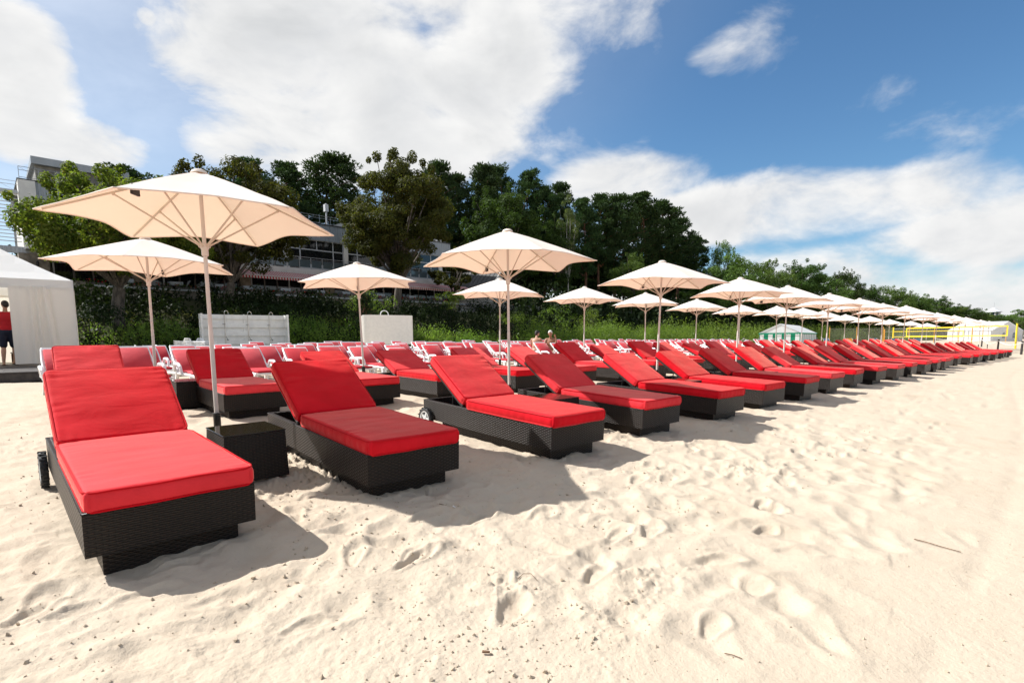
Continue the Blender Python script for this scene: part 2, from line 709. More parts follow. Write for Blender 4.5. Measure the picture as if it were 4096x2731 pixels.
def bark_mat(name, c0, c1, scale=9.0):
    m, t, b = new_mat(name)
    co = t.node('ShaderNodeTexCoord').outputs['Object']
    st = t.vm('MULTIPLY', co, (1.0, 1.0, .22))
    n = t.noise(st, scale, 6.0, .65, .4)
    t.l.new(t.mix(t.sstep(n, .35, .66), (*c0, 1), (*c1, 1)), b.inputs['Base Color'])
    b.inputs['Roughness'].default_value = .9
    bp = t.node('ShaderNodeBump')
    bp.inputs['Strength'].default_value = .8
    bp.inputs['Distance'].default_value = .03
    t.l.new(n, bp.inputs['Height'])
    t.l.new(bp.outputs[0], b.inputs['Normal'])
    return m


M_ = {}
M_['sand'] = sand_mat()
M_['wicker'] = wicker_mat()
M_['red'] = fabric_mat('red_canvas', (.60, .0030, .011), (.74, .006, .018), sheen=.46, tint=(1, .55, .42))
M_['red_piping'] = fabric_mat('red_piping', (.52, .004, .010), (.58, .006, .014), sheen=.05, wrinkle=.1)
M_['pink'] = fabric_mat('faded_red_canvas', (.46, .024, .036), (.55, .040, .052), sheen=.16, tint=(1, .7, .66), wrinkle=.3)
M_['canopy'] = canvas_mat('cream_canvas', (.90, .835, .755), .22, (.86, .62, .42))
M_['pole'] = plain('painted_pole', (.66, .60, .55), .42, var=.05, vscale=3)
M_['rib'] = plain('painted_rib', (.62, .54, .45), .45, var=.06)
M_['alu'] = plain('brushed_aluminium', (.55, .56, .58), .32, metal=.85, var=.06)
M_['black'] = plain('black_plastic', (.012, .012, .013), .4, var=.2)
M_['dark_metal'] = plain('dark_painted_steel', (.020, .019, .018), .42, var=.2)
M_['tyre'] = plain('rubber', (.016, .016, .017), .7, var=.25, bump=.4)
M_['silver'] = plain('silver_plastic', (.60, .62, .62), .35, var=.08)
M_['white_pl'] = plain('white_resin', (.80, .80, .80), .38, var=.04, vscale=2.5)
M_['white_paint'] = plain('white_painted_wood', (.90, .87, .81), .6, var=.07, vscale=3.0, bump=.25, bscale=40)
M_['screen'] = plain('cream_panel', (.88, .84, .76), .45, var=.04)
M_['chrome'] = plain('chrome', (.70, .71, .72), .15, metal=1.0, var=.03)
M_['smoked'] = glass_mat('smoked_glass', (.022, .016, .009), .10, .5)
M_['deck'] = plain('dark_timber', (.040, .032, .028), .6, var=.35, vscale=9, bump=.4)
M_['tent'] = canvas_mat('tent_canvas', (.92, .90, .86), .42, (.90, .82, .70))
M_['tent_roof'] = canvas_mat('tent_roof_canvas', (.82, .81, .79), .25, (.85, .80, .70))
M_['green_pvc'] = canvas_mat('green_canvas', (.02, .25, .14), .3, (.03, .35, .20))
M_['white_pvc'] = canvas_mat('white_canvas', (.80, .81, .82), .3, (.8, .8, .8))
M_['concrete'] = plain('concrete', (.24, .23, .21), .9, var=.3, vscale=1.6, bump=.5, bscale=20)
M_['stone'] = plain('rubble_stone', (.26, .215, .165), .9, var=.4, vscale=2.2, bump=.8, bscale=9)
M_['clad'] = plain('ribbed_metal_cladding', (.33, .36, .39), .45, var=.08, vscale=1.0)
M_['clad_white'] = plain('pale_ribbed_fascia', (.56, .57, .58), .5, var=.08, vscale=1.0)
M_['render'] = plain('white_render', (.72, .70, .66), .8, var=.08, vscale=1.2)
M_['frame_w'] = plain('window_frame_paint', (.52, .53, .54), .5, var=.05)
M_['frame_d'] = plain('brown_frame_paint', (.10, .085, .075), .5, var=.15)
M_['pane'] = glass_mat('window_glass', (.016, .018, .020))
M_['pane_blue'] = glass_mat('bluish_window_glass', (.10, .14, .19), .1, .7)
M_['rail_glass'] = glass_mat('railing_glass', (.11, .15, .17), .08, .7)
M_['awning'] = stripe_mat('striped_awning', (.42, .018, .035), (.62, .56, .53), .24)
M_['steel'] = plain('galvanised_steel', (.38, .39, .40), .4, metal=.6, var=.1)
M_['table_cloth'] = plain('blue_white_cloth', (.50, .56, .64), .8, var=.1)
M_['roof_dark'] = plain('dark_sheet_roof', (.035, .036, .036), .5, var=.2, vscale=1.5)
M_['boards'] = plain('pale_weatherboard', (.50, .48, .43), .7, var=.08)
M_['rust'] = plain('rusty_door', (.11, .045, .02), .85, var=.4, vscale=2)
M_['yellow'] = plain('yellow_tape', (.80, .60, .03), .5, var=.05)
M_['orange'] = plain('orange_pole_paint', (.72, .33, .05), .5, var=.1)
M_['rope'] = plain('white_rope', (.72, .70, .66), .8, var=.1)
M_['post'] = plain('dark_post', (.030, .024, .022), .7, var=.3)
M_['wire'] = plain('wire_mesh', (.34, .33, .28), .5, var=.1)
M_['sky_blue'] = plain('blue_canvas', (.11, .20, .38), .8, var=.2)
M_['bark'] = bark_mat('grey_bark', (.045, .036, .028), (.15, .125, .10))
M_['bark_pine'] = bark_mat('pine_bark', (.08, .04, .022), (.24, .12, .065), 6)
M_['bark_birch'] = bark_mat('birch_bark', (.05, .05, .045), (.62, .60, .55), 3)
M_['lf_chest'] = leaf_mat('chestnut_leaf', (0.0470, 0.0758, 0.0131), (0.1176, 0.1411, 0.0261), (0.1633, 0.1241, 0.0314), trans=.40, tmul=2.4)
M_['lf_chest2'] = leaf_mat('browning_chestnut_leaf', (0.0360, 0.0442, 0.0107), (0.0752, 0.0802, 0.0180), (0.1063, 0.0720, 0.0229), trans=.36, tmul=2.0)
M_['lf_maple'] = leaf_mat('maple_leaf', (0.0239, 0.0510, 0.0111), (0.0574, 0.0996, 0.0207), (0.0796, 0.1115, 0.0239), trans=.3)
M_['lf_pine'] = leaf_mat('pine_needle', (0.0263, 0.0544, 0.0206), (0.0581, 0.0984, 0.0337), (0.0797, 0.1125, 0.0393), trans=.2, tmul=1.2)
M_['lf_green'] = leaf_mat('broad_leaf', (0.0524, 0.0950, 0.0225), (0.1149, 0.1812, 0.0425), (0.1562, 0.1812, 0.0524), trans=.32)
M_['lf_birch'] = leaf_mat('birch_leaf', (0.0852, 0.1207, 0.0483), (0.1562, 0.1988, 0.0852), trans=.35)
M_['lf_willow'] = leaf_mat('willow_leaf', (0.0817, 0.1333, 0.0258), (0.1462, 0.2064, 0.0430), (0.1892, 0.2236, 0.0688), trans=.42, tmul=1.9, scale=.35, rough=.4)
M_['lf_shrub'] = leaf_mat('shrub_leaf', (0.0086, 0.0181, 0.0057), (0.0229, 0.0401, 0.0105), (0.0525, 0.0744, 0.0191), trans=.14, scale=.5)
M_['lf_dry'] = leaf_mat('dry_twig_leaf', (0.0900, 0.0960, 0.0420), (0.1560, 0.1380, 0.0600), trans=.3)
M_['lf_grass'] = leaf_mat('dune_grass_blade', (0.0765, 0.0945, 0.0270), (0.1530, 0.1485, 0.0540), trans=.35)
M_['flower'] = plain('geranium_flower', (.50, .015, .02), .7, var=.3)
M_['skin'] = plain('skin', (.46, .25, .16), .55, var=.08, vscale=8)
M_['skin_tan'] = plain('tanned_skin', (.32, .15, .085), .5, var=.1, vscale=8)
M_['hair_dark'] = plain('dark_hair', (.020, .013, .010), .6, var=.3, vscale=30)
M_['hair_white'] = plain('white_hair', (.66, .64, .60), .7, var=.1, vscale=30)
M_['shirt'] = plain('red_cotton', (.50, .008, .016), .85, var=.08)
M_['shorts'] = plain('navy_cotton', (.012, .014, .032), .85, var=.15)
M_['twig'] = plain('dry_wood', (.15, .085, .045), .85, var=.3, vscale=30)
M_['clod'] = plain('damp_sand', (.44, .36, .27), .95, var=.25, vscale=20, spec=.15)

# ------------------------------------------------------------------ ground: one sheet of sand rising inland into the dune
def hash2(ix, iy, seed):
    h = (ix.astype(np.int64) * 374761393 + iy.astype(np.int64) * 668265263 + seed * 1442695041) & 0xFFFFFFFF
    h = ((h ^ (h >> 13)) * 1274126177) & 0xFFFFFFFF
    h = h ^ (h >> 16)
    return (h & 0xFFFFFF).astype(np.float64) / 0xFFFFFF


def vnoise(x, y, seed):
    xi, yi = np.floor(x), np.floor(y)
    fx, fy = x - xi, y - yi
    fx = fx * fx * fx * (fx * (fx * 6 - 15) + 10)
    fy = fy * fy * fy * (fy * (fy * 6 - 15) + 10)
    xi = xi.astype(np.int64)
    yi = yi.astype(np.int64)
    a, b = hash2(xi, yi, seed), hash2(xi + 1, yi, seed)
    c, d = hash2(xi, yi + 1, seed), hash2(xi + 1, yi + 1, seed)
    return (a + (b - a) * fx) * (1 - fy) + (c + (d - c) * fx) * fy - .5


def build_ground():
    rng = np.random.default_rng(11)
    az_d = np.radians(np.linspace(-63, 63, 941))
    az_c = np.radians(np.linspace(63, 297, 66)[1:-1])
    az = np.concatenate([az_d, az_c])
    nd = len(az_d)
    inv = np.linspace(1 / 1.35, 1 / 45.0, 610)
    rad = np.concatenate([[.15, .5, .9, 1.2], 1 / inv, np.geomspace(46.5, 1600, 75)])
    A, Rr = np.meshgrid(az, rad)
    X, Y = Rr * np.sin(A), Rr * np.cos(A)
    Z = gz(X, Y)
    s, t = (Y - X) / R2, (X + Y) / R2
    nearf = np.clip((60 - Rr) / 30, 0, 1)
    # rough, trampled sand among the loungers, flatter raked sand towards the water
    line = 1.15 + .35 * np.sin(t * .35) + .03 * t
    rough = smooth01((s - line + .5) / 1.1)
    h = np.zeros_like(Z)
    for k, (fr, am, aq) in enumerate(((.9, .030, .008), (2.1, .018, .004), (4.3, .0095, .0025), (8.5, .0070, .0016), (19., .0048, .0016), (41., .0034, .0012), (73., .0024, .0010))):
        wx = X + .12 * vnoise(X * 1.7, Y * 1.7, 50 + k)
        wy = Y + .12 * vnoise(X * 1.7, Y * 1.7, 60 + k)
        n = vnoise(wx * fr, wy * fr, k + 1)
        if k in (2, 3):
            n = (.32 - np.abs(n) * 1.5)
        reach = (200., 120., 60., 24., 11., 6., 4.)[k]
        h += n * (aq + (am - aq) * rough) * np.clip((reach * 1.5 - Rr) / (reach * .5), 0, 1)
    # crumbly clods in patches
    patch = smooth01((vnoise(X * .8, Y * .8, 31) + vnoise(X * 2.3, Y * 2.3, 32) * .5 - .08) / .25) * rough
    cl = np.maximum(vnoise(X * 24, Y * 24, 33) - .10, 0) + .6 * np.maximum(vnoise(X * 47, Y * 47, 34) - .12, 0)
    h += cl * patch * .13 * np.clip((8.0 - Rr) / 3.5, 0, 1)
    # faint wheel ruts in the flat part
    tw = s + .25 * np.sin(t * .2)
    for c0 in (-1.3, -.95, .35):
        h -= .012 * np.exp(-((tw - c0) / .07) ** 2) * (1 - rough) * (.5 + vnoise(X * 3, Y * 3, 77))
    # footprints
    naz = az_d
    prints = []
    for _ in range(330):
        tt = rng.uniform(-2.5, 21) if rng.random() < .7 else rng.uniform(0, 8)
        ss = rng.uniform(.9, 12) if rng.random() < .45 else rng.uniform(.9, 4.2)
        prints.append((*XY(tt, ss), rng.normal(math.radians(45) if rng.random() < .6 else rng.uniform(0, PI), .35), rng.uniform(.10, .155), rng.uniform(.042, .07), rng.uniform(.006, .020), 0))
    for _ in range(1900):                      # old prints gone soft
        tt = rng.uniform(-2.5, 24) if rng.random() < .6 else rng.uniform(0, 9)
        ss = rng.uniform(.6, 12) if rng.random() < .45 else rng.uniform(.6, 4.2)
        prints.append((*XY(tt, ss), rng.uniform(0, PI), rng.uniform(.10, .24), rng.uniform(.06, .14), rng.uniform(.004, .018), 1))
    for _ in range(40):
        tt, ss = rng.uniform(1, 10), rng.uniform(-.8, 1.2)
        prints.append((*XY(tt, ss), rng.normal(.8, .4), .13, .055, rng.uniform(.004, .010), 1))
    for (px, py, an, L, Wd, dp, soft) in prints:
        r = math.hypot(px, py)
        a = math.atan2(px, py)
        if abs(a) > math.radians(60) or r < 2.3:
            continue
        da = (L * 2.1) / r
        i0, i1 = np.searchsorted(naz, a - da), np.searchsorted(naz, a + da)
        j0, j1 = np.searchsorted(rad, r - L * 2.1), np.searchsorted(rad, r + L * 2.1)
        if i1 - i0 < 2 or j1 - j0 < 2:
            continue
        dx_ = X[j0:j1, i0:i1] - px
        dy_ = Y[j0:j1, i0:i1] - py
        u = (dx_ * math.cos(an) + dy_ * math.sin(an)) / L
        v = (-dx_ * math.sin(an) + dy_ * math.cos(an)) / (Wd * (1 + .25 * np.sin(u * 2.2)))
        q = np.sqrt(u * u + v * v)
        if soft:
            h[j0:j1, i0:i1] += dp * (-np.exp(-(q / .85) ** 2 * 1.2) + .35 * np.exp(-((q - 1.45) / .4) ** 2))
            continue
        hole = -smooth01((1.12 - q) / .55)
        rim = .42 * np.exp(-((q - 1.25) / .28) ** 2) * (1 + .5 * u)
        heel = .22 * smooth01((.35 - np.abs(u + .05)) / .3)
        h[j0:j1, i0:i1] += dp * (hole * (1 - heel * .5) + rim)
    Z = Z + h * nearf * 1.1
    ny, nx = Z.shape
    V = np.stack([X, Y, Z], -1).reshape(-1, 3)
    V = np.vstack([V, [[0, 0, float(gz(0., 0.))]]])
    idx = np.arange(ny * nx).reshape(ny, nx)
    nxt = np.roll(idx, -1, axis=1)
    F = np.stack([idx[:-1], idx[1:], nxt[1:], nxt[:-1]], -1).reshape(-1, 4)
    me = np_mesh('sand', V, F, M_['sand'], smooth=True)
    o = link('sand_beach', me)
    tag(o, kind='structure')
    # height lookup for small things that lie on the sand
    def height(px, py):
        r, a = math.hypot(px, py), math.atan2(px, py)
        j = int(np.clip(np.searchsorted(rad, r), 1, ny - 1))
        i = int(np.clip(np.searchsorted(naz, a), 1, nd - 1))
        return float(Z[j, i])
    return height


sand_height = build_ground()

# ------------------------------------------------------------------ wicker loungers with red cushions
from mathutils import noise as mnoise


def cushion_mesh(name, w, l, th, seed, mat, nx=44, ny=64, nz=6, r=.020, puff=.005, pull=(1, 1, 1, 1)):
    """soft slab: x in +-w/2, y 0..l, z -th..0; gathers run in from the seams"""
    rnd = random.Random(seed)
    hx, hy, hz = w / 2, l / 2, th / 2
    pts, key, faces = [], {}, []

    def vid(i, j, k):
        q = (i, j, k)
        if q not in key:
            key[q] = len(pts)
            pts.append(((i / nx * 2 - 1) * hx, (j / ny * 2 - 1) * hy, (k / nz * 2 - 1) * hz))
        return key[q]
    for i in range(nx):
        for j in range(ny):
            faces.append((vid(i, j, nz), vid(i + 1, j, nz), vid(i + 1, j + 1, nz), vid(i, j + 1, nz)))
            faces.append((vid(i, j + 1, 0), vid(i + 1, j + 1, 0), vid(i + 1, j, 0), vid(i, j, 0)))
    for k in range(nz):
        for i in range(nx):
            faces.append((vid(i, 0, k), vid(i + 1, 0, k), vid(i + 1, 0, k + 1), vid(i, 0, k + 1)))
            faces.append((vid(i + 1, ny, k), vid(i, ny, k), vid(i, ny, k + 1), vid(i + 1, ny, k + 1)))
        for j in range(ny):
            faces.append((vid(0, j + 1, k), vid(0, j, k), vid(0, j, k + 1), vid(0, j + 1, k + 1)))
            faces.append((vid(nx, j, k), vid(nx, j + 1, k), vid(nx, j + 1, k + 1), vid(nx, j, k + 1)))
    rc = .055
    off = rnd.uniform(0, 90)
    out = []
    for (x, y, z) in pts:
        # crowd the samples towards the seams
        x = math.copysign(hx * (1 - (1 - abs(x) / hx) ** 1.35), x)
        y = math.copysign(hy * (1 - (1 - abs(y) / hy) ** 1.35), y)
        ex, ey = hx - abs(x), hy - abs(y)
        # round plan corners
        if ex < rc and ey < rc:
            q = Vector((rc - ex, rc - ey))
            L = max(q.x, q.y)
            if L > 1e-6:
                n = q.normalized() * L
                x = math.copysign(hx - rc + n.x, x)
                y = math.copysign(hy - rc + n.y, y)
        p = Vector((x, y, z))
        c = Vector((max(-hx + r, min(hx - r, x)), max(-hy + r, min(hy - r, y)), max(-hz + r, min(hz - r, z))))
        d = p - c
        if d.length > 1e-6:
            p = c + d.normalized() * min(r, d.length if (abs(d.x) < 1e-6) + (abs(d.y) < 1e-6) + (abs(d.z) < 1e-6) >= 2 else r)
        ex, ey = max(hx - abs(p.x), 0), max(hy - abs(p.y), 0)
        bulge = (1 - math.exp(-ex / .10)) * (1 - math.exp(-ey / .10))
        if z > hz * .5:
            p.z += puff * bulge
            g = 0
            for ed, along, am, q in ((ex, p.y, pull[0] if p.x < 0 else pull[1], 3.0 if p.x < 0 else 9.0), (ey, p.x, pull[2] if p.y < 0 else pull[3], 15.0 if p.y < 0 else 21.0)):
                w_ = mnoise.noise((along * 21 + off, ed * 4.5 + along * 2.0, q)) + .45 * mnoise.noise((along * 43 + off, ed * 6, q + 2))
                gate = max(0.0, .35 + 1.3 * mnoise.noise((along * 3.2 + off, 0.3, q + 5)))
                g += am * gate * w_ * math.exp(-ed / .10) * (1 - math.exp(-ed / .014))
            p.z += g * .013
            p.z += .007 * mnoise.noise((p.x * 3.1 + off, p.y * 7.5, 1.7)) * bulge
            p.z += .010 * mnoise.noise((p.x * 1.3 + off, p.y * 1.6, 5.0))
        elif abs(z) <= hz * .5 and ex * ey < .02:
            s_ = .0022 * math.sin((p.x + p.y) * 60 + 4 * mnoise.noise((p.x * 7, p.y * 7, off)))
            if ex < ey:
                p.x += math.copysign(.006 + s_ * .6, p.x)
            else:
                p.y += math.copysign(.006 + s_ * .6, p.y)
        out.append((p.x, p.y + hy, p.z - hz))
    me = bpy.data.meshes.new(name)
    me.from_pydata(out, [], faces)
    me.materials.append(mat)
    me.shade_smooth()
    return me


def piping_mesh(name, w, l, th, mat, rad=.0068):
    hx, rc = w / 2 + .001, .055
    mb = MB()
    for z in (-.010, -th + .010):
        ring = []
        for (cx, cy, a0) in ((hx - rc, rc, -PI / 2), (hx - rc, l - rc, 0), (-hx + rc, l - rc, PI / 2), (-hx + rc, rc, PI)):
            for k in range(5):
                a = a0 + k / 4 * PI / 2
                ring.append((cx + rc * math.cos(a), cy + rc * math.sin(a), z))
            # straight run
        full = []
        for i, p in enumerate(ring):
            q = ring[(i + 1) % len(ring)]
            n = max(1, int((Vector(q) - Vector(p)).length / .06))
            for k in range(n):
                f = k / n
                x, y = p[0] + (q[0] - p[0]) * f, p[1] + (q[1] - p[1]) * f
                full.append((x, y, z + .004 * mnoise.noise((x * 5, y * 5, z))))
        mb.tube(full, rad, 5, closed=True)
    return mb.mesh(name, mat, smooth=60)


LW, LL, RIM, SKIRT, CTOP, SEAT, BACK = .80, 2.19, .353, .1205, .4571, 1.345, .80
SEAT_TH, BACK_TH = .118, .112


def wheel_parts(root, x, y, z, side):
    """tyre with tread, silver five-spoke rim; axle along local X"""
    Rm = Matrix.Rotation(PI / 2, 4, 'Y')
    R, wd = .135, .048
    mb = MB()
    prof = [(R * .72, -wd / 2), (R * .93, -wd / 2), (R * .985, -wd * .36), (R, -wd * .12), (R, wd * .12), (R * .985, wd * .36), (R * .93, wd / 2), (R * .72, wd / 2), (R * .72, -wd / 2)]
    mb.lathe(prof, 28, Rm)
    for k in range(28):
        a = 2 * PI * k / 28
        M = Rm @ Matrix.Rotation(a, 4, 'Z') @ Matrix.Translation((R + .001, 0, (.008 if k % 2 else -.008)))
        mb.box(-.004, .005, -.006, .006, -wd * .36, wd * .36, M=M)
    ty = mb.build('wheel', M_['tyre'], root, smooth=50)
    ty.location = (x, y, z)
    rb = MB()
    rb.lathe([(R * .60, -wd * .42), (R * .72, -wd * .46), (R * .72, wd * .46), (R * .60, wd * .42), (R * .60, -wd * .42)], 28, Rm)
    rb.lathe([(0.001, -wd * .40), (R * .17, -wd * .40), (R * .17, wd * .45), (0.001, wd * .45)], 14, Rm)
    for k in range(5):
        M = Rm @ Matrix.Rotation(2 * PI * k / 5, 4, 'Z')
        vs = [M @ Vector(p) for p in ((R * .10, -.022, -wd * .30), (R * .63, -.009, -wd * .34), (R * .63, .009, -wd * .34), (R * .10, .022, -wd * .30),
                                      (R * .10, -.022, wd * .30), (R * .63, -.009, wd * .38), (R * .63, .009, wd * .38), (R * .10, .022, wd * .30))]
        rb.add(vs, ((3, 2, 1, 0), (4, 5, 6, 7), (0, 1, 5, 4), (1, 2, 6, 5), (2, 3, 7, 6), (3, 0, 4, 7)))
    rim = rb.build('rim', M_['silver'], ty, smooth=40)
    return ty


def make_lounger(variant):
    root = empty('wicker_lounger')
    hw = LW / 2
    mb = MB()
    # woven walls round an open well, with a rolled rim
    for (x0, x1, y0, y1) in ((-hw, hw, 0, .032), (-hw, hw, LL - .032, LL), (-hw, -hw + .032, .032, LL - .032), (hw - .032, hw, .032, LL - .032)):
        mb.box(x0, x1, y0, y1, SKIRT, RIM - .012)
    mb.bbox(-hw - .004, hw + .004, -.004, .040, RIM - .012, RIM, .005)
    mb.bbox(-hw - .004, hw + .004, LL - .040, LL + .004, RIM - .012, RIM, .005)
    mb.bbox(-hw - .004, -hw + .040, .040, LL - .040, RIM - .012, RIM, .005)
    mb.bbox(hw - .040, hw + .004, .040, LL - .040, RIM - .012, RIM, .005)
    mb.box(-hw + .033, hw - .033, .033, LL - .033, SKIRT + .004, SKIRT + .02)
    mb.build('wicker_base', M_['wicker'], root, smooth=40, uv=True)
    mb = MB()
    mb.box(-hw + .075, hw - .075, .085, LL - .30, -.10, SKIRT - .002)
    mb.build('plinth', M_['wicker'], root, uv=True)
    mb = MB()
    for k in range(9):
        y = .10 + k * .145
        mb.box(-hw + .045, hw - .045, y, y + .07, RIM - .035, RIM - .017)
    mb.box(-hw + .034, hw - .034, SEAT - .01, SEAT + .03, RIM - .050, RIM - .015)
    mb.build('slat_support', M_['dark_metal'], root)
    cs = link('seat_cushion', CUSH_S[variant], root)
    cs.location = (0, -.012, CTOP)
    link('piping', PIPE_S, cs)
    cb = link('back_cushion', CUSH_B[variant], root)
    cb.location = (0, SEAT + .012, CTOP + .004)
    link('piping', PIPE_B, cb)
    bf = link('back_frame', BACKFRAME, root)
    bf.location = (0, SEAT + .012, CTOP + .004)
    mb = MB()
    for sx in (-1, 1):
        mb.cyl((sx * .27, SEAT + .42, .135), (sx * .27, SEAT + .40, .56), .009, n=6)
    mb.cyl((-.30, SEAT + .42, .14), (.30, SEAT + .42, .14), .008, n=6)
    mb.build('support_strut', M_['dark_metal'], root)
    for sx in (-1, 1):
        wheel_parts(root, sx * (hw + .034), LL - .10, .125, sx)
    return root


CUSH_S = [cushion_mesh('seat_cushion', LW - .015, SEAT + .012, SEAT_TH, 3 + k, M_['red'], pull=(1.2, .9, .35, .7)) for k in range(3)]
CUSH_B = [cushion_mesh('back_cushion', LW - .03, BACK, BACK_TH, 13 + k, M_['red'], ny=52, puff=.008, pull=(1.2, 1.6, .7, 1.0)) for k in range(3)]
PIPE_S = piping_mesh('piping', LW - .015, SEAT + .012, SEAT_TH, M_['red_piping'])
PIPE_B = piping_mesh('piping', LW - .03, BACK, BACK_TH, M_['red_piping'])
_mb = MB()
for sx in (-1, 1):
    _mb.bbox(sx * .36 - .016, sx * .36 + .016, .0, BACK - .02, -BACK_TH - .034, -BACK_TH - .004, .004)
_mb.bbox(-.344, .344, BACK - .055, BACK - .025, -BACK_TH - .032, -BACK_TH - .006, .004)
for k in range(5):
    _mb.box(-.343, .343, .08 + k * .135, .12 + k * .135, -BACK_TH - .028, -BACK_TH - .010)
BACKFRAME = _mb.mesh('back_frame', M_['dark_metal'])

rj = random.Random(17)
LOUNGER = [make_lounger(k) for k in range(3)]
_used = [False] * 3


def put_lounger(x, y, rot, back_ang, dz, label, group, variant, tilt=None, roll=0.0):
    if not _used[variant]:
        o = LOUNGER[variant]
        _used[variant] = True
    else:
        o = copy_tree(LOUNGER[variant])
        KIDS[o.name] = list(o.children)
    tl = slope_along(x - math.sin(rot), y + math.cos(rot), rot) if tilt is None else tilt
    o.location = (x, y, gzf(x, y) + dz)
    o.rotation_euler = (math.atan(tl), roll, rot)
    tag(o, label, 'sun lounger', group)
    for ch in (KIDS[o.name]):
        n = ch.name.split('.')[0]
        if n in ('back_cushion', 'back_frame'):
            ch.rotation_euler = (back_ang, 0, 0)
        if n == 'seat_cushion':
            ch.rotation_euler = (0, 0, rj.uniform(-.010, .010))
            ch.location = (rj.uniform(-.008, .008), -.012 + rj.uniform(-.012, .004), CTOP)
        elif n == 'support_strut':
            pass
        elif n == 'wheel':
            ch.rotation_euler = (((x * 7.3) % 1) * 1.2, 0, 0)
    return o


FRONT = [(-1.827, 2.797, -.775, .567, .010), (-.744, 3.992, -.729, .557, .013), (.658, 5.223, -.740, .580, .007), (1.825, 6.425, -.724, .540, .001),
         (3.159, 7.617, -.704, .512, -.013), (4.345, 8.746, -.706, .536, -.017), (5.581, 9.845, -.766, .553, 0.0)]
rl = random.Random(5)
for k in range(8, 27):
    tt = .69 + 1.70 * (k - 1) + rl.uniform(-.10, .10)
    ss = 3.3 - .018 * tt - .0007 * tt * tt + rl.uniform(-.10, .10)
    x, y = XY(tt, ss)
    FRONT.append((x, y, -.74 + rl.uniform(-.04, .04), .535 + rl.uniform(-.03, .04), -.01))
LABEL_FRONT = {
    1: 'black wicker lounger with bright red cushions standing closest to the camera',
    2: 'black wicker lounger whose red seat lies wholly in parasol shade, beside the wicker side table',
    3: 'sunlit wicker lounger with red cushions and a silver-spoked wheel at its head'}
for i, (x, y, yaw, ang, dz) in enumerate(FRONT):
    lab = LABEL_FRONT.get(i + 1, 'black wicker lounger with red cushions, %s of the front row counted from the camera' % nth(i + 1))
    put_lounger(x, y, -yaw, ang, dz - .012, lab, 'wicker loungers in the front row', i % 3, tilt=.046 if i < 7 else None)

UMB_F = [(-2.80, 4.98), (-0.04, 7.72), (3.00, 10.98), (5.98, 14.13), (8.36, 16.33), (11.35, 19.19), (14.04, 21.56), (17.31, 24.90), (19.43, 26.45), (24.17, 31.35),
         (27.27, 34.21), (31.52, 38.05), (35.52, 41.80), (42.05, 47.85), (45.72, 51.03)]
UT = [(a + b) / R2 for a, b in UMB_F]
SECOND = [(1.02, 7.98, .65), (2.58, 7.45, .56), (4.32, 7.28, .46), (5.76, 7.12, .45), (7.46, 6.95, .47)]
tt = 7.46
while tt < 52:
    tt += 1.66 + rl.uniform(-.07, .07)
    SECOND.append((tt, 6.9 - .0006 * tt * tt + rl.uniform(-.12, .12), .52 + rl.uniform(-.07, .10)))
for i, (tt, ss, ang) in enumerate(SECOND):
    x, y = XY(tt, ss)
    put_lounger(x, y, .74 + (rl.uniform(-.03, .03) if i > 4 else 0), ang, -.012,
                'black wicker lounger with red cushions, %s of the second row counted from the tent side' % nth(i + 1),
                'wicker loungers in the second row', (i + 1) % 3)


# ------------------------------------------------------------------ wicker side tables with smoked glass tops
def make_side_table():
    root = empty('side_table')
    mb = MB()
    for (a, b) in ((.235, .03),):
        h = .40
        # slightly flared box
        for sx, sy in ((-1, 0), (1, 0), (0, -1), (0, 1)):
            if sx:
                vs = [(sx * .245, -.255, .03), (sx * .245, .255, .03), (sx * .230, .24, h), (sx * .230, -.24, h)]
            else:
                vs = [(-.245, sy * .255, .03), (.245, sy * .255, .03), (.230, sy * .24, h), (-.230, sy * .24, h)]
            if (sx > 0) or (sy < 0):
                mb.add(vs, ((0, 1, 2, 3),))
            else:
                mb.add(vs, ((3, 2, 1, 0),))
        mb.add([(-.23, -.24, h), (.23, -.24, h), (.23, .24, h), (-.23, .24, h)], ((0, 1, 2, 3),))
    mb.build('wicker_box', M_['wicker'], root, uv=True)
    mb = MB()
    mb.box(-.19, .19, -.20, .20, -.08, .028)
    mb.build('plinth', M_['wicker'], root, uv=True)
    mb = MB()
    mb.bbox(-.236, .236, -.246, .246, .403, .412, .003)
    mb.build('glass_top', M_['smoked'], root)
    return root


table0 = make_side_table()
TABLES = [(-2.21, 4.33, .76, 'wicker side table with smoked glass top between the two nearest loungers'),
          (.50, 6.64, .74, 'wicker side table with glass top beside the lounger with the silver wheel'),
          (-4.93, 8.10, .74, 'wicker side table beside the second-row lounger, behind the nearest lounger')]
for i, k in enumerate((4, 6, 8, 10)):
    x0_, y0_ = FRONT[k][0], FRONT[k][1]
    TABLES.append((x0_ - .25, y0_ + 1.45, .74, 'wicker side table behind the %s lounger of the front row' % nth(k + 1)))
for i, (x, y, rz, lab) in enumerate(TABLES):
    o = table0 if i == 0 else copy_tree(table0)
    o.location = (x, y, gzf(x, y) - .005)
    o.rotation_euler = (.03, 0, rz)
    tag(o, lab, 'side table', 'wicker side tables')

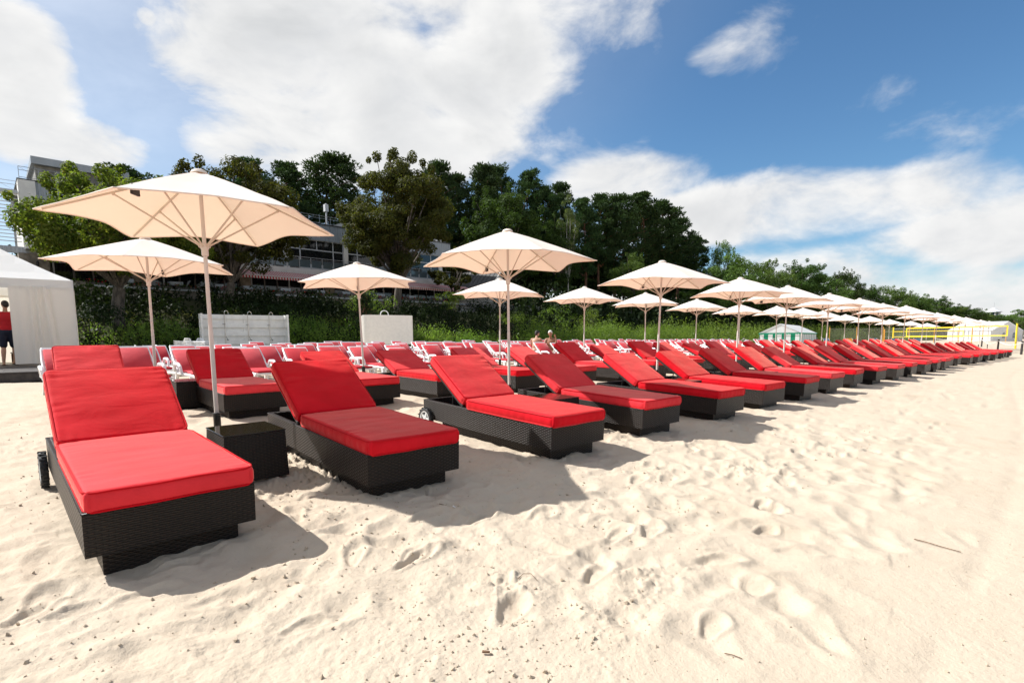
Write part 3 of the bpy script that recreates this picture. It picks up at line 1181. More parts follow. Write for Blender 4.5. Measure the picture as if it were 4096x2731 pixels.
# ------------------------------------------------------------------ cream parasols
def canopy_mesh(name, R, dh, seed):
    rings, per = 16, 14
    n = 6 * per
    V, F = [(0, 0, 0)], []
    for i in range(1, rings + 1):
        f = i / rings
        for k in range(n):
            a = 2 * PI * k / n
            sec = (k % per) / per                      # 0 at a rib
            phi = (sec - .5) * PI / 3
            straight = math.cos(PI / 6) / math.cos(phi)
            sc = math.sin(sec * PI) ** 1.25
            edge = R * (straight * (1 - .085 * sc))
            # scallop grows with radius
            r = R * f * straight * (1 - f ** 3 * .085 * sc)
            d = r * math.cos(phi) / (R * math.cos(PI / 6))
            z = -dh * d ** 1.10
            z -= .035 * sc * f * (1 - f) * 2.0          # cloth dips a little between ribs
            z += .006 * mnoise.noise((r * math.cos(a) * 3 + seed, r * math.sin(a) * 3, seed))
            V.append((r * math.cos(a), r * math.sin(a), z))
    for k in range(n):
        F.append((0, 1 + k, 1 + (k + 1) % n))
    for i in range(rings - 1):
        for k in range(n):
            a, b = 1 + i * n + k, 1 + i * n + (k + 1) % n
            F.append((a, a + n, b + n, b))
    me = bpy.data.meshes.new(name)
    me.from_pydata(V, [], F)
    me.materials.append(M_['canopy'])
    me.shade_smooth()
    me.set_sharp_from_angle(angle=math.radians(9))
    return me


UR, UDH, UTOP, UHUB = 1.325, .457, 2.61, 1.94


def make_umbrella(seed):
    root = empty('parasol')
    mb = MB()
    mb.cyl((0, 0, -.25), (0, 0, 1.18), .0215, n=14)
    mb.cyl((0, 0, 1.18), (0, 0, UTOP - .02), .0190, n=14)
    pole = mb.build('pole', M_['pole'], root, smooth=40)
    mb = MB()
    mb.lathe([(.020, UHUB - .08), (.033, UHUB - .07), (.033, UHUB - .02), (.043, UHUB), (.043, UHUB + .03), (.022, UHUB + .04)], 14)
    mb.build('hub', M_['pole'], root, smooth=40)
    mb = MB()
    mb.lathe([(.026, -.05), (.028, -.05), (.028, .26), (.036, .27), (.036, .39), (.042, .395), (.042, .41), (.022, .415)], 14)
    mb.build('ground_sleeve', M_['black'], root, smooth=40)
    can = link('canopy', canopy_mesh('canopy', UR, UDH, seed), root)
    can.location = (0, 0, UTOP)
    # hem and cap
    mb = MB()
    me = can.data
    n = 84
    hem = [Vector(me.vertices[1 + 15 * n + k].co) for k in range(n)]
    mb.tube(hem, .006, 5, closed=True)
    mb.build('hem', M_['canopy'], can, smooth=60)
    mb = MB()
    mb.lathe([(.001, .026), (.04, .022), (.07, .008), (.082, -.012), (.001, -.012)], 14)
    mb.build('cap', M_['canopy'], can, smooth=60)
    for k in range(6):
        a = PI / 3 * k
        ca, sa = math.cos(a), math.sin(a)

        def on_rib(f, drop=.022):
            return (UR * f * ca, UR * f * sa, UTOP - UDH * f ** 1.10 - drop)
        mb = MB()
        mb.tube([on_rib(.03, .03), on_rib(.3), on_rib(.55), on_rib(.78), on_rib(.955, .016)], .0095, 6)
        mb.ball(on_rib(.55, .036), .016, 6, 4)
        rib = mb.build('rib', M_['rib'], root, smooth=50)
        mb = MB()
        mb.cyl((.038 * ca, .038 * sa, UHUB + .015), on_rib(.55, .036), .0088, n=6)
        mb.ball((.043 * ca, .043 * sa, UHUB + .012), .015, 6, 4)
        mb.build('strut', M_['rib'], rib, smooth=50)
    mb = MB()
    a = PI / 3
    p = Vector((UR * .80 * math.cos(a), UR * .80 * math.sin(a), UTOP - UDH * .80 ** 1.1 - .045))
    mb.bbox(-.05, .05, -.012, .012, -.045, .03, .004, M=Matrix.Translation(p) @ Matrix.Rotation(a, 4, 'Z'))
    mb.build('closing_strap', M_['black'], root)
    return root


UMB = [make_umbrella(3), make_umbrella(8)]
_uu = [False, False]


def put_umbrella(x, y, phase, lean, label, group, k, dz=0.0, scale=1.0):
    if not _uu[k % 2]:
        o = UMB[k % 2]
        _uu[k % 2] = True
    else:
        o = copy_tree(UMB[k % 2])
    o.location = (x, y, gzf(x, y) + dz)
    o.rotation_euler = (lean[1], lean[0], phase)
    o.rotation_mode = 'XYZ'
    m = Matrix.Rotation(lean[0], 4, 'Y') @ Matrix.Rotation(-lean[1], 4, 'X') @ Matrix.Rotation(phase, 4, 'Z')
    o.rotation_euler = m.to_euler()
    o.scale = (scale, scale, 1.0)
    tag(o, label, 'parasol', group)
    return o


ru = random.Random(9)
for i, (x, y) in enumerate(UMB_F):
    ph = (math.radians([212.7, 50, 36, 20, 47, 10, 33, 5, 52, 28, 14, 41, 3, 25, 50][i]))
    ln = [(-.006, 0.0), (.0, .0), (.03, -.01), (.02, 0), (.025, .0)][i] if i < 5 else (ru.uniform(0, .03), ru.uniform(-.02, .02))
    lab = 'large cream parasol standing closest to the camera, beside the wicker side table' if i == 0 else 'cream parasol on a white pole, %s of the front row counted from the camera' % nth(i + 1)
    put_umbrella(x, y, ph, ln, lab, 'cream parasols in the front row', i, scale=(.885, .95)[i] if i < 2 else 1.0)

UMB_S = [(-5.80, 8.62), (-3.21, 11.50), (-0.33, 14.75), (2.34, 17.24), (4.92, 19.60), (7.90, 22.85), (11.33, 26.51), (13.96, 28.09), (16.26, 29.86), (19.30, 33.15),
         (24.11, 38.57), (28.22, 42.01), (35.27, 49.72), (41.15, 55.11), (49.40, 63.36)]
UT2 = [(a + b) / R2 for a, b in UMB_S]
for i, (x, y) in enumerate(UMB_S):
    ph = math.radians([51.9, 47, 20, 0, 14, 33, 50, 8, 25, 41, 12, 30, 55, 3, 20][i])
    ln = [(.0, .0), (-.025, 0), (.01, 0), (.01, 0), (.0, .0)][i] if i < 5 else (ru.uniform(-.01, .035), ru.uniform(-.02, .02))
    put_umbrella(x, y, ph, ln, 'cream parasol on a white pole, %s of the rear row counted from the tent' % nth(i + 1), 'cream parasols in the rear row', i)


# ------------------------------------------------------------------ white resin loungers with faded red pads
WW, WL, WSEAT, WHINGE, WBACK = .62, 1.92, .345, 1.16, .74


def slab(w, l, th, r=.02):
    mb = MB()
    mb.bbox(-w / 2, w / 2, 0, l, -th, 0, r)
    return mb


def make_white(detail):
    root = empty('resin_lounger')
    hw = WW / 2
    legs = []

    def leg(mb, sx, y0, y1, splay):
        mb.add([(sx * (hw - .06), y0 - .035, WSEAT - .02), (sx * (hw - .005), y0 - .035, WSEAT - .02), (sx * (hw - .005), y0 + .035, WSEAT - .02), (sx * (hw - .06), y0 + .035, WSEAT - .02),
                (sx * (hw - .045), y1 - .024, -.03), (sx * (hw + splay), y1 - .024, -.03), (sx * (hw + splay), y1 + .024, -.03), (sx * (hw - .045), y1 + .024, -.03)],
               ((0, 1, 2, 3), (7, 6, 5, 4), (0, 4, 5, 1), (1, 5, 6, 2), (2, 6, 7, 3), (3, 7, 4, 0)))
    fr = MB()
    for sx in (-1, 1):
        pts = [(sx * (hw - .025), .02, WSEAT - .03), (sx * (hw - .02), .5, WSEAT - .012), (sx * (hw - .02), 1.2, WSEAT - .012), (sx * (hw - .02), WL, WSEAT - .03)]
        fr.tube(pts, [.026, .030, .030, .026], 6)
    for y in (.03, .62, 1.16, WL - .03):
        fr.bbox(-hw + .03, hw - .03, y - .02, y + .02, WSEAT - .045, WSEAT - .01, .004)
    for k in range(7):
        fr.box(-hw + .035, hw - .035, .08 + k * .15, .16 + k * .15, WSEAT - .022, WSEAT - .008)
    if detail:
        fr.build('frame', M_['white_pl'], root, smooth=40)
        for sx in (-1, 1):
            for (y0, y1) in ((.10, .04), (1.30, 1.42)):
                mb = MB()
                leg(mb, sx, y0, y1, .02)
                mb.build('leg', M_['white_pl'], root)
            mb = MB()
            arm = [(sx * (hw + .02), .80, WSEAT - .02), (sx * (hw + .035), .84, WSEAT + .14), (sx * (hw + .035), .95, WSEAT + .185), (sx * (hw + .03), 1.20, WSEAT + .18), (sx * (hw + .015), 1.30, WSEAT + .02)]
            mb.tube(arm, [.024, .03, .034, .034, .026], 6)
            mb.build('armrest', M_['white_pl'], root, smooth=50)
    else:
        for sx in (-1, 1):
            for (y0, y1) in ((.10, .04), (1.30, 1.42)):
                leg(fr, sx, y0, y1, .02)
            fr.tube([(sx * (hw + .02), .80, WSEAT - .02), (sx * (hw + .035), .86, WSEAT + .17), (sx * (hw + .03), 1.20, WSEAT + .18), (sx * (hw + .015), 1.30, WSEAT + .02)], .028, 5)
        fr.build('frame', M_['white_pl'], root, smooth=40)
    bf = MB()
    for sx in (-1, 1):
        bf.tube([(sx * (hw - .03), 0, -.02), (sx * (hw - .03), WBACK * .6, -.02), (sx * (hw - .045), WBACK - .02, -.012)], [.028, .027, .024], 6)
    bf.bbox(-hw + .03, hw - .03, WBACK - .085, WBACK + .005, -.034, .012, .012)
    for k in range(5):
        bf.box(-hw + .04, hw - .04, .06 + k * .12, .12 + k * .12, -.028, -.012)
    b = bf.build('back_frame', M_['white_pl'], root, smooth=40)
    st = MB()
    for sx in (-1, 1):
        st.cyl((sx * (hw - .06), WHINGE + .52, WSEAT - .02), (sx * (hw - .06), WHINGE + .36, WSEAT + .27), .015, n=5)
    st.build('prop', M_['white_pl'], root, smooth=40)
    a = slab(WW - .10, WHINGE - .02, .045, .016).build('seat_pad', M_['pink'], root, smooth=50)
    a.location = (0, .03, WSEAT + .042)
    c = slab(WW - .11, WBACK - .085, .045, .016).build('back_pad', M_['pink'], root, smooth=50)
    return root


WHITE = [make_white(True), make_white(False)]
_wu = [False, False]
BADGE = None


def put_white(t, s, rot, ang, label, group, bare=False):
    x, y = XY(t, s)
    det = 0 if math.hypot(x, y) < 19 else 1
    if not _wu[det]:
        o = WHITE[det]
        _wu[det] = True
    else:
        o = copy_tree(WHITE[det])
    o.location = (x, y, gzf(x, y) - .01)
    o.rotation_euler = (slope_along(x, y, rot), 0, rot)
    tag(o, label, 'sun lounger', group)
    for ch in o.children:
        n = ch.name.split('.')[0]
        if n == 'back_frame':
            ch.location = (0, WHINGE, WSEAT)
            ch.rotation_euler = (ang, 0, 0)
        elif n == 'back_pad':
            ch.location = (0, WHINGE - .045 * math.sin(ang) + .01, WSEAT + .045)
            ch.rotation_euler = (ang, 0, 0)
    return o


rw = random.Random(21)
n_white = 0
ROWS = [(11.05, 1.05, 40.0, 1.00), (13.55, 2.7, 43.0, 1.02), (16.1, 3.5, 43.0, 1.02), (18.7, 5.0, 46.0, 1.05), (21.3, 8.0, 48.0, 1.08)]
for ri, (s0, t0, t1, sp) in enumerate(ROWS):
    tt = t0
    k = 0
    while tt < t1:
        ok = True
        # gaps where people have moved beds away
        if rw.random() < (.10 if tt < 22 else .22):
            tt += sp * rw.uniform(.4, 1.0)
        k += 1
        ang = rw.choice((.60, .66, .66, .72, .78)) + rw.uniform(-.03, .03)
        if rw.random() < .06:
            ang = .05
        lab = 'white resin lounger with faded red pads, %s from the tent in the %s white row' % (nth(k), ('foremost', 'second', 'third', 'fourth', 'rearmost')[ri])
        put_white(tt, s0 + rw.uniform(-.12, .12), .76 + rw.uniform(-.05, .05), ang, lab, 'white resin loungers in rows')
        n_white += 1
        tt += sp * rw.uniform(.86, 1.12)


# stacks of spare beds at the dune foot: every bed of a stack is its own
def stack_bed(root_label, base, rot, k, total, which):
    o = empty('stacked_lounger', (base[0], base[1], base[2] + k * .085), rot)
    mb = MB()
    hw = .31
    for sx in (-1, 1):
        mb.tube([(sx * hw, 0, .30), (sx * hw, .6, .315), (sx * hw, 1.2, .315), (sx * hw * .96, 1.9, .36)], .028, 5)
    for j in range(9):
        mb.box(-hw, hw, .06 + j * .205, .18 + j * .205, .30, .318)
    mb.build('bed_panel', M_['white_pl'], o, smooth=40)
    for sx in (-1, 1):
        for y in (.12, 1.35):
            lg = MB()
            lg.bbox(sx * hw - .025, sx * hw + .025, y - .035, y + .035, -.02, .30, .006)
            lg.build('leg', M_['white_pl'], o)
        ar = MB()
        ar.tube([(sx * (hw + .02), .80, .30), (sx * (hw + .04), .86, .46), (sx * (hw + .035), 1.16, .47), (sx * (hw + .02), 1.26, .32)], .026, 5)
        ar.build('armrest', M_['white_pl'], o, smooth=50)
    tag(o, root_label, 'sun lounger', 'spare white loungers in stacks')


WORDS = ('bottom', 'second', 'third', 'fourth', 'fifth', 'sixth', 'seventh', 'topmost')
bx, by = -13.9, 24.6
for k in range(7):
    stack_bed('bare white resin lounger, %s of the tall stack beside the shower wall' % (WORDS[k] if k < 6 else 'topmost'), (bx, by, gzf(bx, by)), 1.25, k, 7, 0)
bx, by = -13.9, 20.4
for k in range(4):
    stack_bed('bare white resin lounger, %s of the low stack by the dune shrubs' % (WORDS[k] if k < 3 else 'topmost'), (bx, by, gzf(bx, by)), .70, k, 4, 1)


# ------------------------------------------------------------------ shower wall of white boards
def local_root(name, x, y, rz, z=None):
    return empty(name, (x, y, gzf(x, y) if z is None else z), rz)


sw_a, sw_b = Vector((-16.9, 29.0)), Vector((-13.45, 31.7))
sw_rot = math.atan2(sw_b.y - sw_a.y, sw_b.x - sw_a.x)
sw_L = (sw_b - sw_a).length
sw = local_root('shower_wall', sw_a.x, sw_a.y, sw_rot)
top_z = 2.83 - sw.location.z
nb = 9
bh = top_z / nb
for k in range(nb):                     # hit-and-miss boards: rows alternate front and back
    z0 = k * bh
    front = (k % 2 == 0)
    for (x0, x1) in ((0.03, sw_L * .5 - .05), (sw_L * .5 + .05, sw_L - .03)):
        mb = MB()
        y0 = -.062 if front else .012
        mb.bbox(x0 - .05, x1 + .05, y0, y0 + .022, z0 - .004, z0 + bh + .004, .004)
        mb.build('board', M_['white_paint'], sw)
    for xw in (0.0, sw_L):
        mb = MB()
        x0 = xw + (-.060 if front else .012)
        mb.bbox(x0, x0 + .022, -.62, -.05, z0 - .004, z0 + bh + .004, .004)
        mb.build('wing_board', M_['white_paint'], sw)
for x in (0.0, sw_L * .5, sw_L):
    mb = MB()
    mb.bbox(x - .045, x + .045, -.038, .010, -.1, top_z + .03, .003)
    mb.build('post', M_['white_paint'], sw)
for x in (0.0, sw_L):
    mb = MB()
    mb.bbox(x - .045, x + .045, -.70, -.62, -.1, top_z + .03, .004)
    mb.build('post', M_['white_paint'], sw)
tag(sw, 'white board wall carrying three outdoor showers, in front of the dune shrubs', 'shower wall')
for k, (fx, word) in enumerate(((.27, 'one nearest the stacked loungers'), (.54, 'middle one of three'), (.80, 'one nearest the cream screen'))):
    pth = []
    r = local_root('outdoor_shower', sw_a.x + math.cos(sw_rot) * sw_L * fx + math.sin(sw_rot) * .09, sw_a.y + math.sin(sw_rot) * sw_L * fx - math.cos(sw_rot) * .09, sw_rot)
    mb = MB()
    pts = [(0, 0, -.02), (0, 0, top_z + .10)]
    for j in range(1, 9):
        a = PI * j / 8 * .95
        pts.append((.10 - .10 * math.cos(a), -.02 - .03 * math.sin(a), top_z + .10 + .16 * math.sin(a)))
    mb.tube(pts, .017, 6)
    mb.build('pipe', M_['chrome'], r, smooth=60)
    mb = MB()
    mb.lathe([(.012, .05), (.02, .04), (.045, .0), (.04, -.012), (.001, -.012)], 10, Matrix.Translation((.20, -.02, top_z + .09)))
    mb.build('shower_head', M_['chrome'], r, smooth=50)
    mb = MB()
    mb.cyl((0, 0, .98), (.10, -.06, .78), .010, n=5)
    mb.ball((.10, -.06, .76), .03, 6, 4)
    mb.cyl((.05, -.10, .76), (.16, -.04, .74), .010, n=5)
    mb.build('tap', M_['dark_metal'], r, smooth=50)
    mb = MB()
    mb.cyl((-.12, -.01, 1.62), (.03, -.01, 1.63), .010, n=5)
    mb.build('bracket', M_['dark_metal'], r, smooth=50)
    tag(r, 'chrome shower pipe with curved head on the white wall, ' + word, 'shower', 'showers on the white wall')

# curved cream screen with its own shower
sc_a, sc_b = Vector((-8.35, 30.2)), Vector((-5.75, 32.0))
sc_rot = math.atan2(sc_b.y - sc_a.y, sc_b.x - sc_a.x)
scr = local_root('shower_screen', sc_a.x, sc_a.y, sc_rot)
L = (sc_b - sc_a).length
zb, zt = .58, 2.78 - scr.location.z


def outline(off):
    pts = []
    Rr = .55
    for j in range(7):
        a = PI + (PI / 2) * j / 6
        pts.append((Rr + (Rr + off) * math.cos(a), .55 + (Rr + off) * math.sin(a)))
    for j in range(7):
        a = 1.5 * PI + (PI / 2) * j / 6
        pts.append((L - Rr + (Rr + off) * math.cos(a), .55 + (Rr + off) * math.sin(a)))
    return pts


mb = MB()
po, pi_ = outline(.02), outline(-.02)
vs, fs = [], []
nseg = len(po)
# rounded lower and upper end corners
for j in range(nseg):
    e = min(j, nseg - 1 - j)
    cut = (.20, .07, .0)[e] if e < 3 else 0.0
    for (px, py) in (po[j], pi_[j]):
        vs += [(px, py, zb + cut), (px, py, zt - cut)]
for j in range(nseg - 1):
    a, b = j * 4, (j + 1) * 4
    fs += [(a, b, b + 1, a + 1), (a + 3, b + 3, b + 2, a + 2), (a + 1, b + 1, b + 3, a + 3), (a + 2, b + 2, b, a)]
fs += [(0, 1, 3, 2), ((nseg - 1) * 4 + 2, (nseg - 1) * 4 + 3, (nseg - 1) * 4 + 1, (nseg - 1) * 4)]
mb.add(vs, fs)
mb.build('curved_panel', M_['screen'], scr, smooth=35)
for (px, py) in ((.10, .35), (L * .5, .03), (L - .10, .35)):
    mb = MB()
    mb.cyl((px, py + .05, -.1), (px, py + .05, zb + .3), .028, n=8)
    mb.build('leg', M_['white_pl'], scr, smooth=40)
tag(scr, 'curved cream panel shower screen on short legs, before the dune grass', 'screen')
r = local_root('outdoor_shower', sc_a.x + math.cos(sc_rot) * 1.3 - math.sin(sc_rot) * .5, sc_a.y + math.sin(sc_rot) * 1.3 + math.cos(sc_rot) * .5, sc_rot)
mb = MB()
pts = [(-.10, 0, -.02), (-.10, 0, zt + .06)]
for j in range(1, 11):
    a = PI * j / 10
    pts.append((.14 - .24 * math.cos(a), 0, zt + .06 + .22 * math.sin(a)))
mb.tube(pts, .026, 7)
mb.build('pipe', M_['white_pl'], r, smooth=60)
mb = MB()
mb.lathe([(.02, .04), (.05, .0), (.045, -.012), (.001, -.012)], 10, Matrix.Translation((.38, 0, zt + .03)))
mb.build('shower_head', M_['chrome'], r, smooth=50)
tag(r, 'white arched shower pipe rising behind the cream curved screen', 'shower')

# ------------------------------------------------------------------ white canopy tent with its curtain, deck in front
DECK_Z = .86
T0 = Vector((-12.2, 15.0))                 # front corner of the tent nearest the beach chairs
ax_w = Vector((-.768, -.64)).normalized()     # along the opening, away from the corner
ax_d = Vector((-ax_w.y, ax_w.x))
if ax_d.y < 0:
    ax_d = -ax_d
tent = empty('canopy_tent', (T0.x, T0.y, DECK_Z - .12), math.atan2(ax_w.y, ax_w.x) + PI)
# local: +x towards the corner's outside (right), -x into the opening, +y back
TW, TD, EAVE, PEAK = 4.0, 4.0, 2.32, 3.6
mb = MB()
n = 10


def roof_pt(u, v):
    """u,v in 0..1 over the plan, hipped roof with a slight sag"""
    x, y = -TW * u, TD * v
    m = min(u, 1 - u, v, 1 - v) * 2
    return (x, y, EAVE + (PEAK - EAVE) * (m ** 1.12))


G = [[roof_pt(i / n, j / n) for j in range(n + 1)] for i in range(n + 1)]
for i in range(n):
    for j in range(n):
        mb.quad(G[i][j], G[i][j + 1], G[i + 1][j + 1], G[i + 1][j])
# valance
for (p, q) in (((0, 0), (-TW, 0)), ((-TW, 0), (-TW, TD)), ((-TW, TD), (0, TD)), ((0, TD), (0, 0))):
    for k in range(8):
        a, b = k / 8, (k + 1) / 8
        P = (p[0] + (q[0] - p[0]) * a, p[1] + (q[1] - p[1]) * a)
        Q = (p[0] + (q[0] - p[0]) * b, p[1] + (q[1] - p[1]) * b)
        mb.quad((*P, EAVE), (*Q, EAVE), (*Q, EAVE - .26), (*P, EAVE - .26))
mb.build('roof', M_['tent_roof'], tent, smooth=25)
for (px, py) in ((-.03, .03), (-TW + .03, .03), (-TW + .03, TD - .03), (-.03, TD - .03)):
    mb = MB()
    mb.bbox(px - .025, px + .025, py - .025, py + .025, -.05, EAVE + .02, .004)
    mb.build('post', M_['alu'], tent)


def curtain(name, p, q, folds, zlo, zhi, amp, seed, bulge=0.0):
    p, q = Vector(p), Vector(q)
    d = (q - p)
    nrm = Vector((-d.y, d.x, 0)).normalized()
    nu, nv = 90, 18
    vs, fs = [], []
    for j in range(nv + 1):
        v = j / nv
        for i in range(nu + 1):
            u = i / nu
            w = 0
            for (c, wd, am, skew) in folds:
                w += am * math.exp(-((u - c - skew * (1 - v)) / wd) ** 2)
            w += amp * .25 * math.sin(u * 13 + seed + 2 * v) * (1 - v * .5)
            w += .03 * mnoise.noise((u * 4 + seed, v * 2, 1))
            b = bulge * (1 - v) ** 2
            pt = p + d * u + nrm * (w * (1 - .25 * v) + b)
            vs.append((pt.x, pt.y, zlo + (zhi - zlo) * v + (.03 * mnoise.noise((u * 3, seed, 4)) if j == 0 else 0)))
    for j in range(nv):
        for i in range(nu):
            a = j * (nu + 1) + i
            fs.append((a, a + 1, a + nu + 2, a + nu + 1))
    mb = MB()
    mb.add(vs, fs)
    return mb.build(name, M_['tent'], tent, smooth=70)


curtain('curtain', (-1.34, -.012, 0), (-.01, -.012, 0), [(.32, .035, -.07, .00), (.42, .03, -.08, .02), (.53, .035, -.13, .09), (.58, .05, .07, .09), (.16, .06, -.04, 0)], .05, EAVE - .2, .08, 3.0)
curtain('side_wall', (.012, 0, 0), (.012, TD, 0), [(.5, .1, .05, 0)], .0, EAVE - .2, .05, 7.0)
curtain('back_wall', (0, TD + .012, 0), (-TW, TD + .012, 0), [(.5, .1, .05, 0)], .0, EAVE - .2, .05, 9.0)
curtain('side_wall', (-TW - .012, TD, 0), (-TW - .012, 0, 0), [(.5, .1, .05, 0)], .0, EAVE - .2, .05, 12.0)
mb = MB()
for k in range(4):                       # folding roof lattice inside
    x0, x1 = -TW * k / 4, -TW * (k + 1) / 4
    mb.cyl((x0, .06, EAVE - .30), (x1, .06, EAVE - .05), .012, n=5)
    mb.cyl((x0, .06, EAVE - .05), (x1, .06, EAVE - .30), .012, n=5)
    mb.cyl((x0, TD * .5, EAVE - .25), (x1, TD * .5, EAVE + .1), .012, n=5)
mb.build('roof_lattice', M_['alu'], tent)
tag(tent, 'white canopy tent with a drawn curtain, at the edge of the loungers', 'tent')

# timber deck in front, boards one by one
dk = empty('timber_deck', (T0.x, T0.y, DECK_Z - .12), tent.rotation_euler[2])
mb = MB()
mb.box(-TW - 1.2, .30, -4.15, TD - .2, -.20, -.035)
mb.build('joists', M_['deck'], dk)
proto = MB()
proto.bbox(-TW - 1.2, .30, 0, .134, -.032, 0.0, .004)
board_me = proto.mesh('board', M_['deck'])
yb = -4.15
while yb < 2.6:
    b = link('board', board_me, dk)
    b.location = (0, yb, random.Random(int(yb * 100)).uniform(-.002, .002))
    yb += .145
tag(dk, 'dark timber deck of narrow boards leading into the white tent', 'deck')


# ------------------------------------------------------------------ people
def blob_body(name, parts, mat, parent=None, vox=.018, smooth=8):
    """capsules and ellipsoids fused by a voxel remesh into one continuous skin"""
    mb = MB()
    for q in parts:
        if q[0] == 'cap':
            _, a, b, ra, rb = q
            a, b = Vector(a), Vector(b)
            k = 7
            pts = [a.lerp(b, i / k) for i in range(k + 1)]
            mb.tube(pts, [ra + (rb - ra) * i / k for i in range(k + 1)], 10)
            mb.ball(a, ra * .995, 10, 8)
            mb.ball(b, rb * .995, 10, 8)
        else:
            _, c, r = q[:3]
            mb.ball(c, r, 14, 10, M=(Euler(q[3]).to_matrix() if len(q) > 3 else None))
    o = mb.build(name, mat, parent)
    rm = o.modifiers.new('fuse', 'REMESH')
    rm.mode = 'VOXEL'
    rm.voxel_size = vox
    rm.use_smooth_shade = True
    sm = o.modifiers.new('soften', 'SMOOTH')
    sm.iterations = smooth
    sm.factor = .45
    return o


def hand(parts, wrist, fwd, side, s=1.0, curl=.5):
    """palm, four fingers of different length, thumb from the side of the palm"""
    w, f, sd = Vector(wrist), Vector(fwd).normalized(), Vector(side).normalized()
    up = f.cross(sd)
    palm = w + f * .05 * s
    parts.append(('cap', w, palm + f * .03 * s, .022 * s, .030 * s))
    for k, ln in enumerate((.070, .082, .078, .060)):
        b = palm + f * .035 * s + sd * (.026 - .0175 * k) * s
        m = b + (f * (1 - curl * .4) + up * curl * .5) * ln * .5 * s
        e = m + (f * (1 - curl) + up * curl) * ln * .5 * s
        parts.append(('cap', b, m, .0095 * s, .009 * s))
        parts.append(('cap', m, e, .009 * s, .0075 * s))
    b = w + f * .025 * s + sd * .025 * s
    m = b + (f * .6 + sd * .7).normalized() * .035 * s
    parts.append(('cap', b, m, .012 * s, .010 * s))
    parts.append(('cap', m, m + (f * .9 + sd * .2).normalized() * .03 * s, .010 * s, .008 * s))


def head_parts(c, yaw, pitch=0.0):
    """skull, jaw, nose, ears; the face looks along local +Y"""
    R = Matrix.Rotation(yaw, 3, 'Z') @ Matrix.Rotation(pitch, 3, 'X')
    c = Vector(c)
    e = R.to_euler()
    P = [('ell', c, (.076, .096, .108), e), ('ell', c + R @ Vector((0, .028, -.055)), (.055, .062, .065), e),
         ('ell', c + R @ Vector((0, .100, -.018)), (.013, .022, .024), e), ('ell', c + R @ Vector((0, .086, -.062)), (.026, .014, .010), e),
         ('ell', c + R @ Vector((0, .084, .020)), (.045, .014, .012), e)]
    for sx in (-1, 1):
        P.append(('ell', c + R @ Vector((sx * .078, .0, -.012)), (.010, .020, .030), e))
        P.append(('ell', c + R @ Vector((sx * .030, .086, .002)), (.012, .008, .007), e))
    return P, R


def hair_obj(c, R, mat, parent, long=0.0):
    c = Vector(c)
    e = R.to_euler()
    P = [('ell', c + R @ Vector((0, -.012, .026)), (.083, .098, .094), e), ('ell', c + R @ Vector((0, -.050, -.02)), (.074, .058, .075 + long), e),
         ('ell', c + R @ Vector((0, .055, .070)), (.060, .040, .036), e)]
    return blob_body('hair', P, mat, parent, .014, 4)


